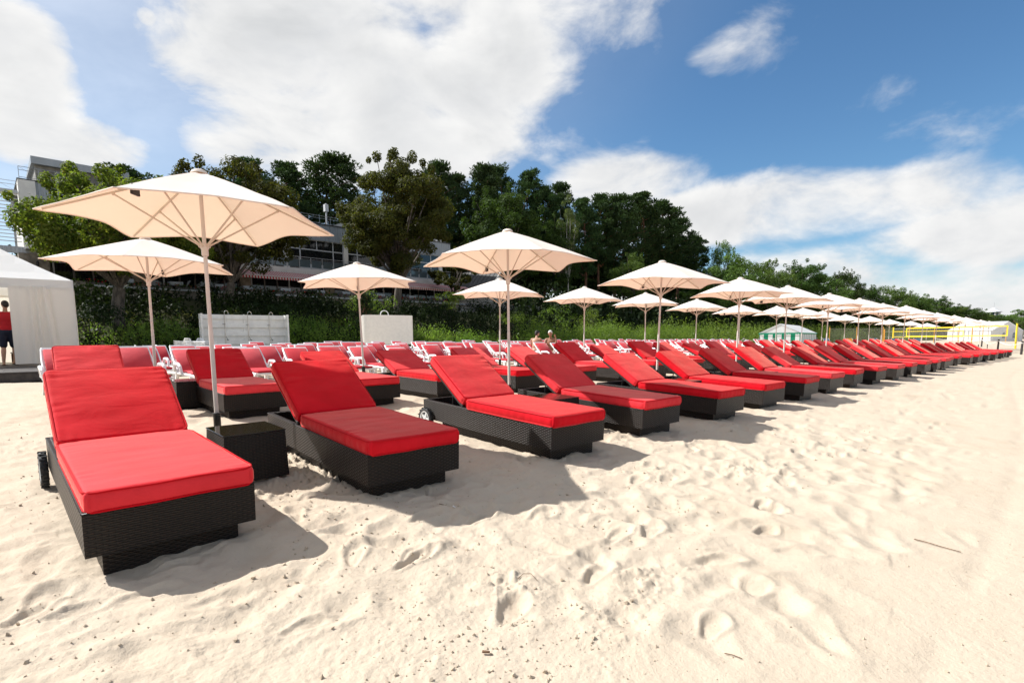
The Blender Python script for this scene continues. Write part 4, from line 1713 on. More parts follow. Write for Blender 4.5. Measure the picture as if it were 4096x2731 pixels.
def stander(loc, rz, label, seed, lean=0.0, step=.16, turn=0.0):
    """a person on foot in a red shirt and dark shorts, bent forward a little; faces local +Y"""
    root = empty('person', loc, rz)
    B = []
    hipz, shz = .93, 1.43
    fy = lean
    hip = {s_: Vector((s_ * .085, 0, hipz)) for s_ in (-1, 1)}
    foot = {-1: Vector((-.11, -step * .6, .045)), 1: Vector((.12, step, .045))}
    for s_ in (-1, 1):
        knee = hip[s_].lerp(foot[s_], .48) + Vector((0, .045, 0))
        B += [('cap', hip[s_], knee, .082, .056), ('cap', knee, knee.lerp(foot[s_], .35) + Vector((0, -.022, 0)), .054, .056),
              ('cap', knee.lerp(foot[s_], .35) + Vector((0, -.022, 0)), foot[s_] + Vector((0, 0, .04)), .055, .036),
              ('cap', foot[s_] + Vector((0, -.04, -.01)), foot[s_] + Vector((.0, .13, -.018)), .036, .028)]
    chest = Vector((0, fy * .8, 1.22))
    neck = Vector((0, fy * 1.15, 1.47))
    B += [('ell', (0, .0, .95), (.150, .105, .12)), ('ell', (0, fy * .4, 1.08), (.140, .100, .13)), ('ell', chest + Vector((0, 0, .04)), (.165, .110, .17)),
          ('cap', (-.15, fy, shz - .02), (.15, fy, shz - .02), .062, .062), ('cap', neck, neck + Vector((0, fy * .4 + .01, .10)), .052, .050)]
    hc = neck + Vector((0, fy * .7 + .03, .20))
    for s_ in (-1, 1):
        sh = Vector((s_ * .185, fy, shz - .03))
        el = sh + Vector((s_ * .06, .02, -.28))
        wr = el + Vector((s_ * .0, .10, -.24))
        B += [('cap', sh, el, .050, .040), ('cap', el, wr, .040, .027)]
        hand(B, wr, (0, .35, -1), (-s_ * .2, 1, .2), 1.0, .35)
    hp, R = head_parts(hc, turn, -.25)
    blob_body('body', B + hp, M_['skin'], root, .016, 6)
    hair_obj(hc, R, M_['hair_dark'], root)
    S = [('ell', (0, fy * .15, 1.00), (.168, .122, .13)), ('ell', (0, fy * .5, 1.12), (.160, .118, .15)), ('ell', chest + Vector((0, 0, .05)), (.182, .126, .175)),
         ('cap', (-.165, fy, shz - .02), (.165, fy, shz - .02), .072, .072)]
    for s_ in (-1, 1):
        sh = Vector((s_ * .185, fy, shz - .03))
        S.append(('cap', sh, sh + Vector((s_ * .045, .015, -.20)), .066, .064))
    sh_o = blob_body('shirt', S, M_['shirt'], root, .016, 6)
    T = [('ell', (0, 0, .93), (.168, .122, .10))]
    for s_ in (-1, 1):
        T.append(('cap', hip[s_] + Vector((0, 0, .0)), hip[s_].lerp(foot[s_], .42) + Vector((0, .04, 0)), .100, .088))
    blob_body('shorts', T, M_['shorts'], root, .016, 6)
    for s_ in (-1, 1):
        mb = MB()
        f = foot[s_]
        mb.bbox(f.x - .045, f.x + .045, f.y - .085, f.y + .185, -.002, .016, .006)
        mb.build('sandal', M_['black'], root)
    tag(root, label, 'person', 'people at the tent')
    return root


def on_deck(dxl, dyl):
    m = Matrix.Rotation(dk.rotation_euler[2], 3, 'Z') @ Vector((dxl, dyl, 0))
    return (T0.x + m.x, T0.y + m.y, DECK_Z - .12 + .001)


stander((-13.92, 14.72, DECK_Z - .119), .62, 'person in a red shirt and dark shorts standing at the tent opening, back turned', 1, lean=.05, turn=.45)
stander((-14.45, 15.62, DECK_Z - .119), -.5, 'person in a dark red shirt bending forward inside the white tent', 2, lean=.10, turn=.2)
# crates and bags in the tent
bag = empty('storage_box', (-14.9, 16.3, DECK_Z - .119), dk.rotation_euler[2])
mb = MB()
mb.bbox(-.32, .32, -.22, .22, 0, .30, .015)
mb.build('box_body', M_['rust'], bag)
mb = MB()
mb.bbox(-.335, .335, -.235, .235, .302, .345, .012)
mb.build('lid', M_['boards'], bag)
tag(bag, 'brown storage box with a pale lid on the floor inside the tent', 'box')


def sitter(loc, rz, label, skin, hair, pose):
    """bather seated on a lounger edge; faces local +Y; seat at z = 0"""
    root = empty('person', loc, rz)
    B = []
    ly = .10 if pose == 'back' else .05
    B += [('ell', (0, 0, .09), (.17, .12, .11)), ('ell', (0, ly * .5, .25), (.145, .105, .16)), ('ell', (0, ly, .42), (.175, .115, .17)),
          ('cap', (-.16, ly * 1.3, .53), (.16, ly * 1.3, .53), .062, .062), ('cap', (0, ly * 1.5, .56), (0, ly * 2.2, .67), .052, .050)]
    hc = Vector((0, ly * 2.3 + .03, .77))
    if pose == 'back':
        for s_ in (-1, 1):
            sh = Vector((s_ * .19, ly * 1.3, .52))
            el = sh + Vector((s_ * .05, .14, -.24))
            wr = el + Vector((-s_ * .03, .20, -.10))
            B += [('cap', sh, el, .050, .040), ('cap', el, wr, .040, .027)]
            hand(B, wr, (0, .9, -.4), (-s_, 0, .1), 1.0, .4)
            kn = Vector((s_ * .13, .46, .10))
            ft = Vector((s_ * .13, .50, -.32))
            B += [('cap', (s_ * .09, .03, .06), kn, .085, .058), ('cap', kn, ft, .055, .038), ('cap', ft, ft + Vector((0, .16, -.03)), .036, .028)]
        tr, tp = -.55, -.2
    else:
        # one hand raised to the face, other resting across the knee, legs crossed on the bed
        sh = Vector((-.19, ly * 1.3, .52))
        el = sh + Vector((-.07, .20, -.18))
        wr = el + Vector((.02, .02, .27))
        B += [('cap', sh, el, .048, .038), ('cap', el, wr, .038, .026)]
        hand(B, wr, (.35, .1, 1), (1, 0, -.2), 1.0, .6)
        sh = Vector((.19, ly * 1.3, .52))
        el = sh + Vector((.04, .12, -.24))
        wr = el + Vector((-.10, .16, -.16))
        B += [('cap', sh, el, .048, .038), ('cap', el, wr, .038, .026)]
        hand(B, wr, (-.4, .8, -.4), (-1, -.2, .1), 1.0, .4)
        for s_ in (-1, 1):
            kn = Vector((s_ * .36, .30, .12))
            ft = Vector((-s_ * .10, .42, .035))
            B += [('cap', (s_ * .09, .03, .06), kn, .085, .060), ('cap', kn, ft, .058, .038), ('cap', ft, ft + Vector((-s_ * .15, .05, -.005)), .036, .028)]
        tr, tp = .15, -.15
    hp, R = head_parts(hc, tr, tp)
    blob_body('body', B + hp, skin, root, .016, 5)
    hair_obj(hc, R, hair, root)
    T = [('ell', (0, .0, .07), (.182, .130, .105))]
    blob_body('swim_trunks', T, M_['black'], root, .018, 4)
    tag(root, label, 'person', 'bathers among the loungers')


def at_px_dir(ux, uy, dist):
    return ux * dist, uy * dist


gx, gy = .92, 20.6
sitter((gx, gy, gzf(gx, gy) + .39), -.35, 'bare-backed person with dark hair sitting turned away on a white lounger', M_['skin'], M_['hair_dark'], 'back')
put_white(*[(gx + .45 + gy - .45) / R2, (gy - .35 - gx - .3) / R2], .76, .66, 'white resin lounger on which the dark-haired bather sits', 'white resin loungers in rows')
gx2, gy2 = 1.52, 20.4
sitter((gx2, gy2, gzf(gx2, gy2) + .39), 2.85, 'tanned white-haired person sitting cross-legged with one hand raised to the face', M_['skin_tan'], M_['hair_white'], 'front')
put_white((gx2 + .5 + gy2 - .40) / R2, (gy2 - .40 - gx2 - .5) / R2, .80, .66, 'white resin lounger on which the white-haired bather sits', 'white resin loungers in rows')
ob = empty('orange_bag', (gx2 - .30, gy2 + .55, gzf(gx2 - .3, gy2 + .55) + .30), .4)
mb = MB()
mb.lathe([(.001, 0), (.15, .0), (.19, .10), (.18, .26), (.13, .36), (.05, .40), (.001, .40)], 12)
mb.build('bag_body', M_['orange'], ob, smooth=50)
mb = MB()
mb.tube([(-.10, 0, .35), (-.07, 0, .50), (.07, 0, .50), (.10, 0, .35)], .014, 6)
mb.build('handle', M_['orange'], ob, smooth=50)
tag(ob, 'bright orange beach bag standing between the two bathers', 'bag')


# ------------------------------------------------------------------ restaurant building above the beach; local x = along the beach, y = inland
FS = 50.0                                         # facade distance inland
o_x, o_y = XY(0.0, FS)
bld = empty('restaurant', (o_x, o_y, 0.0), PI / 4)
GROUND, LEDGE, AWT, FLOOR, RAIL, TRANS, GTOP, ROOF = 4.2, 5.4, 7.5, 7.9, 9.0, 10.0, 10.92, 12.42
B0, B1, DEPTH = 2.7, 39.6, 14.0
mb = MB()
mb.box(B0 + .3, B1 - .2, .9, DEPTH, GROUND - 1.5, ROOF - .1)
mb.build('core_wall', M_['render'], bld)
mb = MB()
mb.box(B0, B1, .25, .6, FLOOR - .42, FLOOR - .02)
mb.box(B0, B1 + .3, -1.5, .248, FLOOR - .22, FLOOR)
mb.build('balcony_slab', M_['render'], bld)


def ribbed(name, x0, x1, y, z0, z1, mat, pitch=.20, parent=None, depth=.035):
    """profiled sheet: trapezoid ribs with real depth"""
    m_ = MB()
    x = x0
    vs = []
    while x < x1:
        for (f, d) in ((0, 0), (.42, 0), (.5, -depth), (.92, -depth)):
            xx = x + f * pitch
            if xx <= x1:
                vs.append((xx, y + d))
        x += pitch
    vs.append((x1, y))
    for (a, b) in zip(vs[:-1], vs[1:]):
        m_.quad((a[0], a[1], z0), (b[0], b[1], z0), (b[0], b[1], z1), (a[0], a[1], z1))
    m_.box(x0, x1, y + .004, y + .12, z0, z1)
    return m_.build(name, mat, parent)


rf = ribbed('roof_fascia', B0 + .9, B1 + .25, -.15, GTOP, ROOF, M_['clad'], .26, bld)
mb = MB()
mb.box(B0 - .05, B1 + .3, -.24, DEPTH + .1, ROOF + .003, ROOF + .09)
mb.build('flat_roof', M_['roof_dark'], bld)
ribbed('balcony_fascia', B0 + .9, B1 + .4, -1.53, FLOOR - .42, FLOOR - .225, M_['clad_white'], .22, bld)
mb = MB()
mb.box(B0 + .9, B1 + .4, -1.56, -1.50, FLOOR - .22, FLOOR + .06)
mb.build('balcony_edge', M_['clad_white'], bld)
# columns, panes, mullions bay by bay
cols = [B0 + .05 + 5.91 * k for k in range(7)]
for k, cx in enumerate(cols):
    mb = MB()
    mb.bbox(cx, cx + .46, -.12, .40, FLOOR + .003, GTOP - .003, .01)
    mb.build('column', M_['render'], bld)
for k in range(6):
    x0, x1 = cols[k] + .47, cols[k + 1] - .01
    m1, m2 = x0 + 1.06, x1 - 1.06
    mid = (m1 + m2) / 2
    panes = [(x0, m1, FLOOR + .05, TRANS - .05, 'pane_blue' if k == 2 else 'pane'), (x0, m1, TRANS + .05, GTOP - .05, 'pane'), (m1, mid, TRANS + .05, GTOP - .05, 'pane'), (mid, m2, TRANS + .05, GTOP - .05, 'pane'),
             (m1, m2, FLOOR + .75, TRANS - .05, 'pane'), (m2, x1, FLOOR + .05, TRANS - .05, 'pane'), (m2, x1, TRANS + .05, GTOP - .05, 'pane')]
    for (a, b, c, d, mt) in panes:
        w_ = MB()
        w_.box(a + .05, b - .05, .06, .075, c, d)
        po_ = w_.build('window', M_[mt], bld)
        f_ = MB()
        f_.box(a, b, .03, .10, c - .05, c)
        f_.box(a, b, .03, .10, d, d + .05)
        f_.box(a, a + .05, .03, .10, c + .001, d - .001)
        f_.box(b - .05, b, .03, .10, c + .001, d - .001)
        f_.build('frame', M_['frame_w'], po_)
    s_ = MB()
    s_.box(m1 + .01, m2 - .01, .02, .12, FLOOR + .02, FLOOR + .695)
    s_.build('sill_panel', M_['clad_white'], bld)
# balcony railing: posts, rails, glass infill
rl_m = MB()
for zz in (RAIL, RAIL - .18, FLOOR + .14):
    rl_m.cyl((B0 + .9, -1.42, zz), (B1 + .3, -1.42, zz), .022 if zz == RAIL else .012, n=6)
rl_m.build('railing_rail', M_['steel'], bld, smooth=40)
x = B0 + .95
post_me = None
while x < B1 + .3:
    p_ = MB()
    p_.cyl((0, 0, FLOOR + .06), (0, 0, RAIL), .028, n=6)
    if post_me is None:
        post_me = p_.mesh('railing_post', M_['steel'], smooth=40)
        g_ = MB()
        g_.box(.08, 1.02, -.008, .008, FLOOR + .20, RAIL - .24)
        glass_me = g_.mesh('railing_pane', M_['rail_glass'])
    q_ = link('railing_post', post_me, bld)
    q_.location = (x, -1.42, 0)
    q_ = link('railing_pane', glass_me, bld)
    q_.location = (x, -1.42, 0)
    x += 1.10
# terrace under the balcony
mb = MB()
mb.box(B0 + 1.2, B1 + 1.0, -2.6, .88, GROUND - 2.0, LEDGE - .12)
mb.build('terrace_wall', M_['stone'], bld)
mb = MB()
mb.box(B0 + 3.3, B1 + 1.0, -2.75, -2.42, LEDGE - .117, LEDGE)
mb.build('terrace_ledge', M_['clad_white'], bld)
x = B0 + 1.4
kk = 0
while x < B1:
    w_ = MB()
    w_.box(x + .06, x + 1.02, -.52, -.50, LEDGE - .10, AWT - .5)
    po_ = w_.build('terrace_window', M_['pane'], bld)
    f_ = MB()
    f_.box(x - .05, x + .055, -.56, -.44, LEDGE - .11, AWT - .4)
    f_.box(x + .056, x + 1.03, -.56, -.44, AWT - .5, AWT - .4)
    f_.build('frame', M_['frame_d' if kk % 3 else 'frame_w'], po_)
    if kk % 7 == 4:
        p_ = MB()
        p_.box(x + .10, x + .95, -.75, -.57, LEDGE - .11, AWT - .45)
        p_.build('stone_pier', M_['stone'], bld)
    x += 1.10
    kk += 1
# stone corner with stair tower at the beach-tent end
mb = MB()
mb.box(B0 - .35, B0 + 1.19, -.9, .85, GROUND - 1.5, FLOOR - .45)
mb.build('stone_corner', M_['stone'], bld)
mb = MB()
mb.box(B0 + .6, B0 + 2.9, -2.62, -2.2, GROUND - 1.0, LEDGE + .22)
mb.build('stone_parapet', M_['stone'], bld)
mb = MB()
mb.box(B0 - .02, B0 + .88, -.30, .85, FLOOR - .40, ROOF)
mb.build('corner_wall', M_['render'], bld)
mb = MB()
mb.lathe([(.001, .22), (.05, .18), (.09, .10), (.07, -.10), (.03, -.16), (.001, -.16)], 8, Matrix.Translation((B0 + .55, -1.05, 6.75)))
mb.cyl((B0 + .55, -1.05, 6.9), (B0 + .55, -.89, 7.0), .02, n=5)
mb.build('wall_lamp', M_['black'], bld)
# the slatted stair screen
mb = MB()
for xx in (-1.1, .55, 2.25):
    mb.box(xx, xx + .12, -.25, -.13, FLOOR - .3, ROOF - .9)
mb.build('screen_post', M_['steel'], bld)
zz = FLOOR + .32
sl_me = MB().box(-1.6, 2.6, -.40, -.26, 0, .035).mesh('louvre_slat', M_['clad_white'])
while zz < ROOF - 1.0:
    q_ = link('louvre_slat', sl_me, bld)
    q_.location = (0, 0, zz)
    q_.rotation_euler = (.0, 0, 0)
    zz += .235
mb = MB()
mb.box(-2.4, 2.64, -.45, .25, ROOF - 1.0, ROOF - .78)
mb.build('screen_beam', M_['clad_white'], bld)
ribbed('lower_beam', -3.2, B0 + .2, -.55, FLOOR - .45, FLOOR - .02, M_['clad_white'], .2, bld)
mb = MB()
mb.box(-4.0, B0 - .36, .4, DEPTH - 2, GROUND - 1, FLOOR - .5)
mb.build('lower_wing', M_['stone'], bld)
# roof box with lean-to cap and roof railing
mb = MB()
mb.box(B0 + 1.0, B0 + 6.2, .6, 5.0, ROOF + .1, 13.75)
bxo = mb.build('roof_box', M_['concrete'], bld)
mb = MB()
mb.add([(B0 + .80, .25, 13.76), (B0 + 6.4, .25, 13.76), (B0 + 6.4, 5.3, 13.76), (B0 + .80, 5.3, 13.76),
        (B0 + .80, .25, 14.25), (B0 + 6.4, .25, 14.25), (B0 + 6.4, 5.3, 13.95), (B0 + .80, 5.3, 13.95)],
       ((3, 2, 1, 0), (4, 5, 6, 7), (0, 1, 5, 4), (1, 2, 6, 5), (2, 3, 7, 6), (3, 0, 4, 7)))
mb.build('box_roof', M_['clad'], bxo)
for (xa, xb, yy, zo, npost) in ((B0 + .1, B0 + 3.2, .1, 0.0, 4), (-2.6, B0, .1, -1.05, 5), (22.0, B1, .3, 0.0, 17)):
    mb = MB()
    for zz in (ROOF + .95, ROOF + .72, ROOF + .25):
        mb.cyl((xa, yy, zz + zo), (xb, yy, zz + zo), .018, n=5)
    for k in range(npost):
        xx = xa + (xb - xa) * k / (npost - 1)
        mb.cyl((xx, yy, ROOF + .05 + zo), (xx, yy, ROOF + .95 + zo), .018, n=5)
        if npost < 6 and k < npost - 1:
            mb.cyl((xx, yy, ROOF + .95 + zo), (xx + (xb - xa) / (npost - 1), yy, ROOF + .25 + zo), .010, n=4)
    mb.build('roof_railing', M_['steel'], bld)
mb = MB()
mb.box(38.9, 39.5, 1.0, 9.0, ROOF + .1, 15.4)
mb.box(30.0, 38.88, 6.0, 9.0, ROOF + .1, 14.6)
mb.build('roof_wall', M_['render'], bld)
mb = MB()
mb.cyl((26.0, 2.5, ROOF + .1), (26.0, 2.5, 15.2), .08, n=6)
mb.box(25.82, 26.18, 2.3, 2.7, 14.4, 15.1)
mb.build('roof_mast', M_['clad_white'], bld)
tag(bld, 'long two-storey restaurant with glazed upper floor and grey ribbed fascia above the dune', 'building')

# striped awnings, each one its own
for (a0, a1, zf, lab) in ((3.5, 8.4, 6.72, 'red and white striped awning nearest the stone corner of the restaurant'),
                          (8.7, 15.2, 6.62, 'red and white striped awning behind the nearest two parasols'),
                          (15.5, 27.6, 6.58, 'long striped awning under the balcony, beside the tall chestnut'),
                          (27.9, 40.9, 6.58, 'long striped awning at the hut end of the restaurant')):
    aw = empty('striped_awning', (o_x, o_y, 0), PI / 4)
    mb = MB()
    nn = 10
    for k in range(nn):
        f0, f1 = k / nn, (k + 1) / nn
        y0, y1 = -1.54 - 1.9 * f0, -1.54 - 1.9 * f1
        z0, z1 = AWT - .03 - (AWT - zf - .26) * f0, AWT - .03 - (AWT - zf - .26) * f1
        mb.quad((a0, y1, z1), (a1, y1, z1), (a1, y0, z0), (a0, y0, z0))
    mb.build('fabric', M_['awning'], aw)
    mb = MB()
    yv = -3.445
    x = a0
    while x < a1 - .01:
        x2 = min(x + .24, a1)
        mb.add([(x, yv, zf + .235), (x2, yv, zf + .235), (x2, yv - .01, zf + .02), ((x + x2) / 2, yv - .015, zf - .02), (x, yv - .01, zf + .02)], ((0, 4, 3, 2, 1),))
        x += .24
    mb.build('valance', M_['awning'], aw)
    mb = MB()
    mb.cyl((a0, -3.44, zf + .24), (a1, -3.44, zf + .24), .03, n=6)
    mb.build('front_bar', M_['clad_white'], aw)
    for xx in (a0 + .3, (a0 + a1) / 2, a1 - .3):
        mb = MB()
        mb.cyl((xx, -1.6, AWT - .45), (xx, -3.42, zf + .22), .022, n=5)
        mb.build('arm', M_['steel'], aw)
    tag(aw, lab, 'awning', 'striped awnings along the terrace')

# geranium boxes and cafe tables on the terrace edge
rg = random.Random(4)
k = 0
x = 6.2
while x < 40.0:
    fb = empty('flower_box', (*[v for v in (o_x + (x + 2.25) / R2, o_y + (x - 2.25) / R2)], LEDGE + .002), PI / 4)
    mb = MB()
    mb.bbox(-.55, .55, -.10, .10, 0, .20, .01)
    mb.build('trough', M_['frame_d'], fb)
    vv, ff = [], []
    mb = MB()
    mf = MB()
    for _ in range(60):
        c = Vector((rg.uniform(-.58, .58), rg.uniform(-.16, .14), rg.uniform(.20, .44)))
        d = Vector((rg.uniform(-1, 1), rg.uniform(-1, 1), rg.uniform(-.3, 1))).normalized()
        u = d.orthogonal().normalized() * .05
        w = d.cross(u).normalized() * .05
        (mf if rg.random() < .34 else mb).quad(c - u, c - w, c + u, c + w)
    mb.build('leaves', M_['lf_green'], fb)
    mf.build('blossoms', M_['flower'], fb)
    k += 1
    tag(fb, 'trough of red geraniums, %s along the terrace ledge from the stone corner' % nth(k), 'flower box', 'geranium troughs on the terrace ledge')
    x += 1.36
k = 0
for x in (8.0, 11.2, 14.1, 16.5, 19.6, 22.8, 25.4, 29.2, 33.0, 36.5):
    px, py = o_x + (x + 1.7) / R2, o_y + (x - 1.7) / R2
    k += 1
    tb = empty('cafe_table', (px, py, LEDGE - .118), PI / 4)
    mb = MB()
    mb.bbox(-.42, .42, -.42, .42, .70, .725, .006)
    mb.cyl((0, 0, .0), (0, 0, .70), .035, n=6)
    mb.lathe([(.001, .03), (.22, .02), (.24, 0)], 10)
    mb.build('table_body', M_['frame_d'], tb)
    mb = MB()
    for sx, sy in ((0, -1), (0, 1), (-1, 0), (1, 0)):
        if sy:
            mb.quad((-.44, sy * .44, .73), (.44, sy * .44, .73), (.44, sy * .46, .46), (-.44, sy * .46, .46))
        else:
            mb.quad((sx * .44, -.44, .73), (sx * .44, .44, .73), (sx * .46, .44, .46), (sx * .46, -.44, .46))
    mb.quad((-.44, -.44, .732), (.44, -.44, .732), (.44, .44, .732), (-.44, .44, .732))
    mb.build('tablecloth', M_['table_cloth'], tb)
    tag(tb, 'cafe table under a pale blue cloth, %s on the terrace from the stone corner' % nth(k), 'table', 'cafe tables on the terrace')

# ------------------------------------------------------------------ wooden hut and the concrete wall with the rusty door
hx, hy = XY(44.2, 46.2)
hut = empty('wooden_hut', (hx, hy, 0), PI / 4 + .22)
HZ0, HE, HR = 4.6, 7.75, 9.45
mb = MB()
mb.box(-1.75, 1.75, 0.0, 6.0, HZ0 - 1, HE)
mb.add([(-1.75, 0.0, HE), (1.75, 0.0, HE), (0, 0.0, HR - .15)], ((0, 1, 2),))
mb.build('wall', M_['boards'], hut)
for k in range(14):
    b_ = MB()
    zb_ = HZ0 + k * .32
    hw_ = 1.76 if zb_ < HE - .05 else max(.15, 1.76 * (HR - zb_ - .25) / (HR - HE))
    b_.add([(-hw_, -.035, zb_), (hw_, -.035, zb_), (hw_, -.008, zb_ + .31), (-hw_, -.008, zb_ + .31), (-hw_, -.001, zb_), (hw_, -.001, zb_)], ((0, 1, 2, 3), (4, 5, 1, 0)))
    b_.build('board', M_['boards'], hut)
for sx in (-1, 1):
    mb = MB()
    e0, r0 = Vector((sx * 2.25, -.45, HE - .42)), Vector((0, -.45, HR))
    e1, r1 = Vector((sx * 2.25, 6.3, HE - .42)), Vector((0, 6.3, HR))
    up = Vector((0, 0, .09))
    vs = [e0, r0, r1, e1, e0 + up, r0 + up, r1 + up, e1 + up]
    mb.add(vs, ((3, 2, 1, 0), (4, 5, 6, 7), (0, 1, 5, 4), (1, 2, 6, 5), (2, 3, 7, 6), (3, 0, 4, 7)))
    ro = mb.build('roof', M_['roof_dark'], hut)
    for k in range(12):
        y = -.40 + k * .6
        m2 = MB()
        a, b = Vector((sx * 2.24, y, HE - .33)), Vector((sx * .02, y, HR + .085))
        m2.add([a, b, b + Vector((0, .03, 0)), a + Vector((0, .03, 0)), a + Vector((0, 0, .05)), b + Vector((0, 0, .05)), b + Vector((0, .03, .05)), a + Vector((0, .03, .05))],
               ((4, 5, 6, 7), (0, 1, 5, 4), (1, 2, 6, 5), (2, 3, 7, 6), (3, 0, 4, 7)))
        m2.build('seam', M_['roof_dark'], ro)
    m3 = MB()
    a, b = Vector((sx * 2.27, -.52, HE - .50)), Vector((0, -.52, HR - .06))
    m3.add([a, b, b + Vector((0, 0, .22)), a + Vector((0, 0, .22)), a + Vector((0, .05, 0)), b + Vector((0, .05, 0)), b + Vector((0, .05, .22)), a + Vector((0, .05, .22))],
           ((0, 1, 2, 3), (7, 6, 5, 4), (0, 4, 5, 1), (3, 2, 6, 7)))
    m3.build('barge_board', M_['white_paint'], hut)
tag(hut, 'small gabled wooden hut with dark seamed roof behind the concrete wall', 'hut')
cw = empty('retaining_wall', (*XY(35.6, 44.6), 0), PI / 4 - .03)
mb = MB()
mb.box(0, 4.0, 0, .4, 1.6, 4.85)
mb.box(4.95, 13.5, 0, .4, 1.6, 5.2)
mb.box(4.0, 4.95, 0, .4, 4.75, 4.86)
mb.build('concrete_wall', M_['concrete'], cw)
mb = MB()
mb.box(-.05, 13.55, -.06, .46, 5.2, 5.29)
mb.build('coping', M_['concrete'], cw)
mb = MB()
mb.bbox(4.02, 4.93, .06, .12, 1.9, 4.74, .01)
dr = mb.build('door', M_['rust'], cw)
mb = MB()
mb.cyl((4.85, .0, 3.6), (4.85, .08, 3.6), .03, n=6)
mb.build('handle', M_['dark_metal'], dr)
tag(cw, 'grey concrete retaining wall with a rusty brown door, below the hut', 'wall')


# ------------------------------------------------------------------ foliage: many small leaf faces spread through clumps
def leaf_quads(P, Nrm, size, rng, aspect=.55, tip=True):
    """P (n,3) centres, Nrm (n,3) rough facing; returns verts, faces of kite-shaped leaves"""
    n = len(P)
    Nrm = Nrm / (np.linalg.norm(Nrm, axis=1, keepdims=True) + 1e-9)
    rnd = rng.normal(size=(n, 3))
    U = np.cross(Nrm, rnd)
    U /= np.linalg.norm(U, axis=1, keepdims=True) + 1e-9
    Vv = np.cross(Nrm, U)
    sz = size * rng.uniform(.6, 1.35, (n, 1))
    bend = Nrm * sz * .18
    a = P - U * sz * .5
    b = P - Vv * sz * aspect * .5 + U * sz * .05 - bend * .3
    c = P + U * sz * .5 - bend
    d = P + Vv * sz * aspect * .5 + U * sz * .05 - bend * .3
    V = np.stack([a, b, c, d], 1).reshape(-1, 3)
    F = np.arange(4 * n).reshape(n, 4)
    return V, F


def clump_leaves(clumps, n, size, rng, up=.4, shell=.55, aspect=.55, droop=0.0):
    """clumps: list of (centre, radii)"""
    Cc = np.array([c for c, r in clumps])
    Rr = np.array([r for c, r in clumps])
    wts = (Rr[:, 0] * Rr[:, 2])
    idx = rng.choice(len(clumps), n, p=wts / wts.sum())
    d = rng.normal(size=(n, 3))
    d /= np.linalg.norm(d, axis=1, keepdims=True)
    rad = shell + (1 - shell) * rng.random((n, 1)) ** .6
    rad = np.where(rng.random((n, 1)) < .08, rad * 1.18, rad)
    P = Cc[idx] + d * Rr[idx] * rad
    N = d + rng.normal(size=(n, 3)) * .45
    N[:, 2] += up
    P[:, 2] -= droop * rng.random(n)
    return leaf_quads(P, N, size, rng, aspect)


def tuft_blades(P, D, size, rng, k=6, width=.09, spread=.55):
    """needle tufts: k slender blades fanning from each point along D"""
    n = len(P)
    P = np.repeat(P, k, 0)
    D = np.repeat(D, k, 0) + rng.normal(size=(n * k, 3)) * spread
    D /= np.linalg.norm(D, axis=1, keepdims=True)
    S = np.cross(D, rng.normal(size=(n * k, 3)))
    S /= np.linalg.norm(S, axis=1, keepdims=True)
    L = size * rng.uniform(.6, 1.2, (n * k, 1))
    w = L * width
    a = P - S * w * .6
    b = P + D * L * .5 - S * w
    c = P + D * L
    d = P + D * L * .5 + S * w
    b2 = P + S * w * .6
    V = np.stack([a, b2, d, c, b], 1).reshape(-1, 3)
    F = np.arange(5 * n * k).reshape(-1, 5)
    return V, F


def limb(mb, p0, p1, r0, r1, bend, rnd, n=6, k=5):
    p0, p1 = Vector(p0), Vector(p1)
    pts, rs = [], []
    off = Vector((rnd.uniform(-1, 1), rnd.uniform(-1, 1), rnd.uniform(-.3, .6))) * bend
    for i in range(k + 1):
        f = i / k
        pts.append(p0.lerp(p1, f) + off * math.sin(f * PI))
        rs.append(r0 + (r1 - r0) * f)
    mb.tube(pts, rs, n)
    return pts


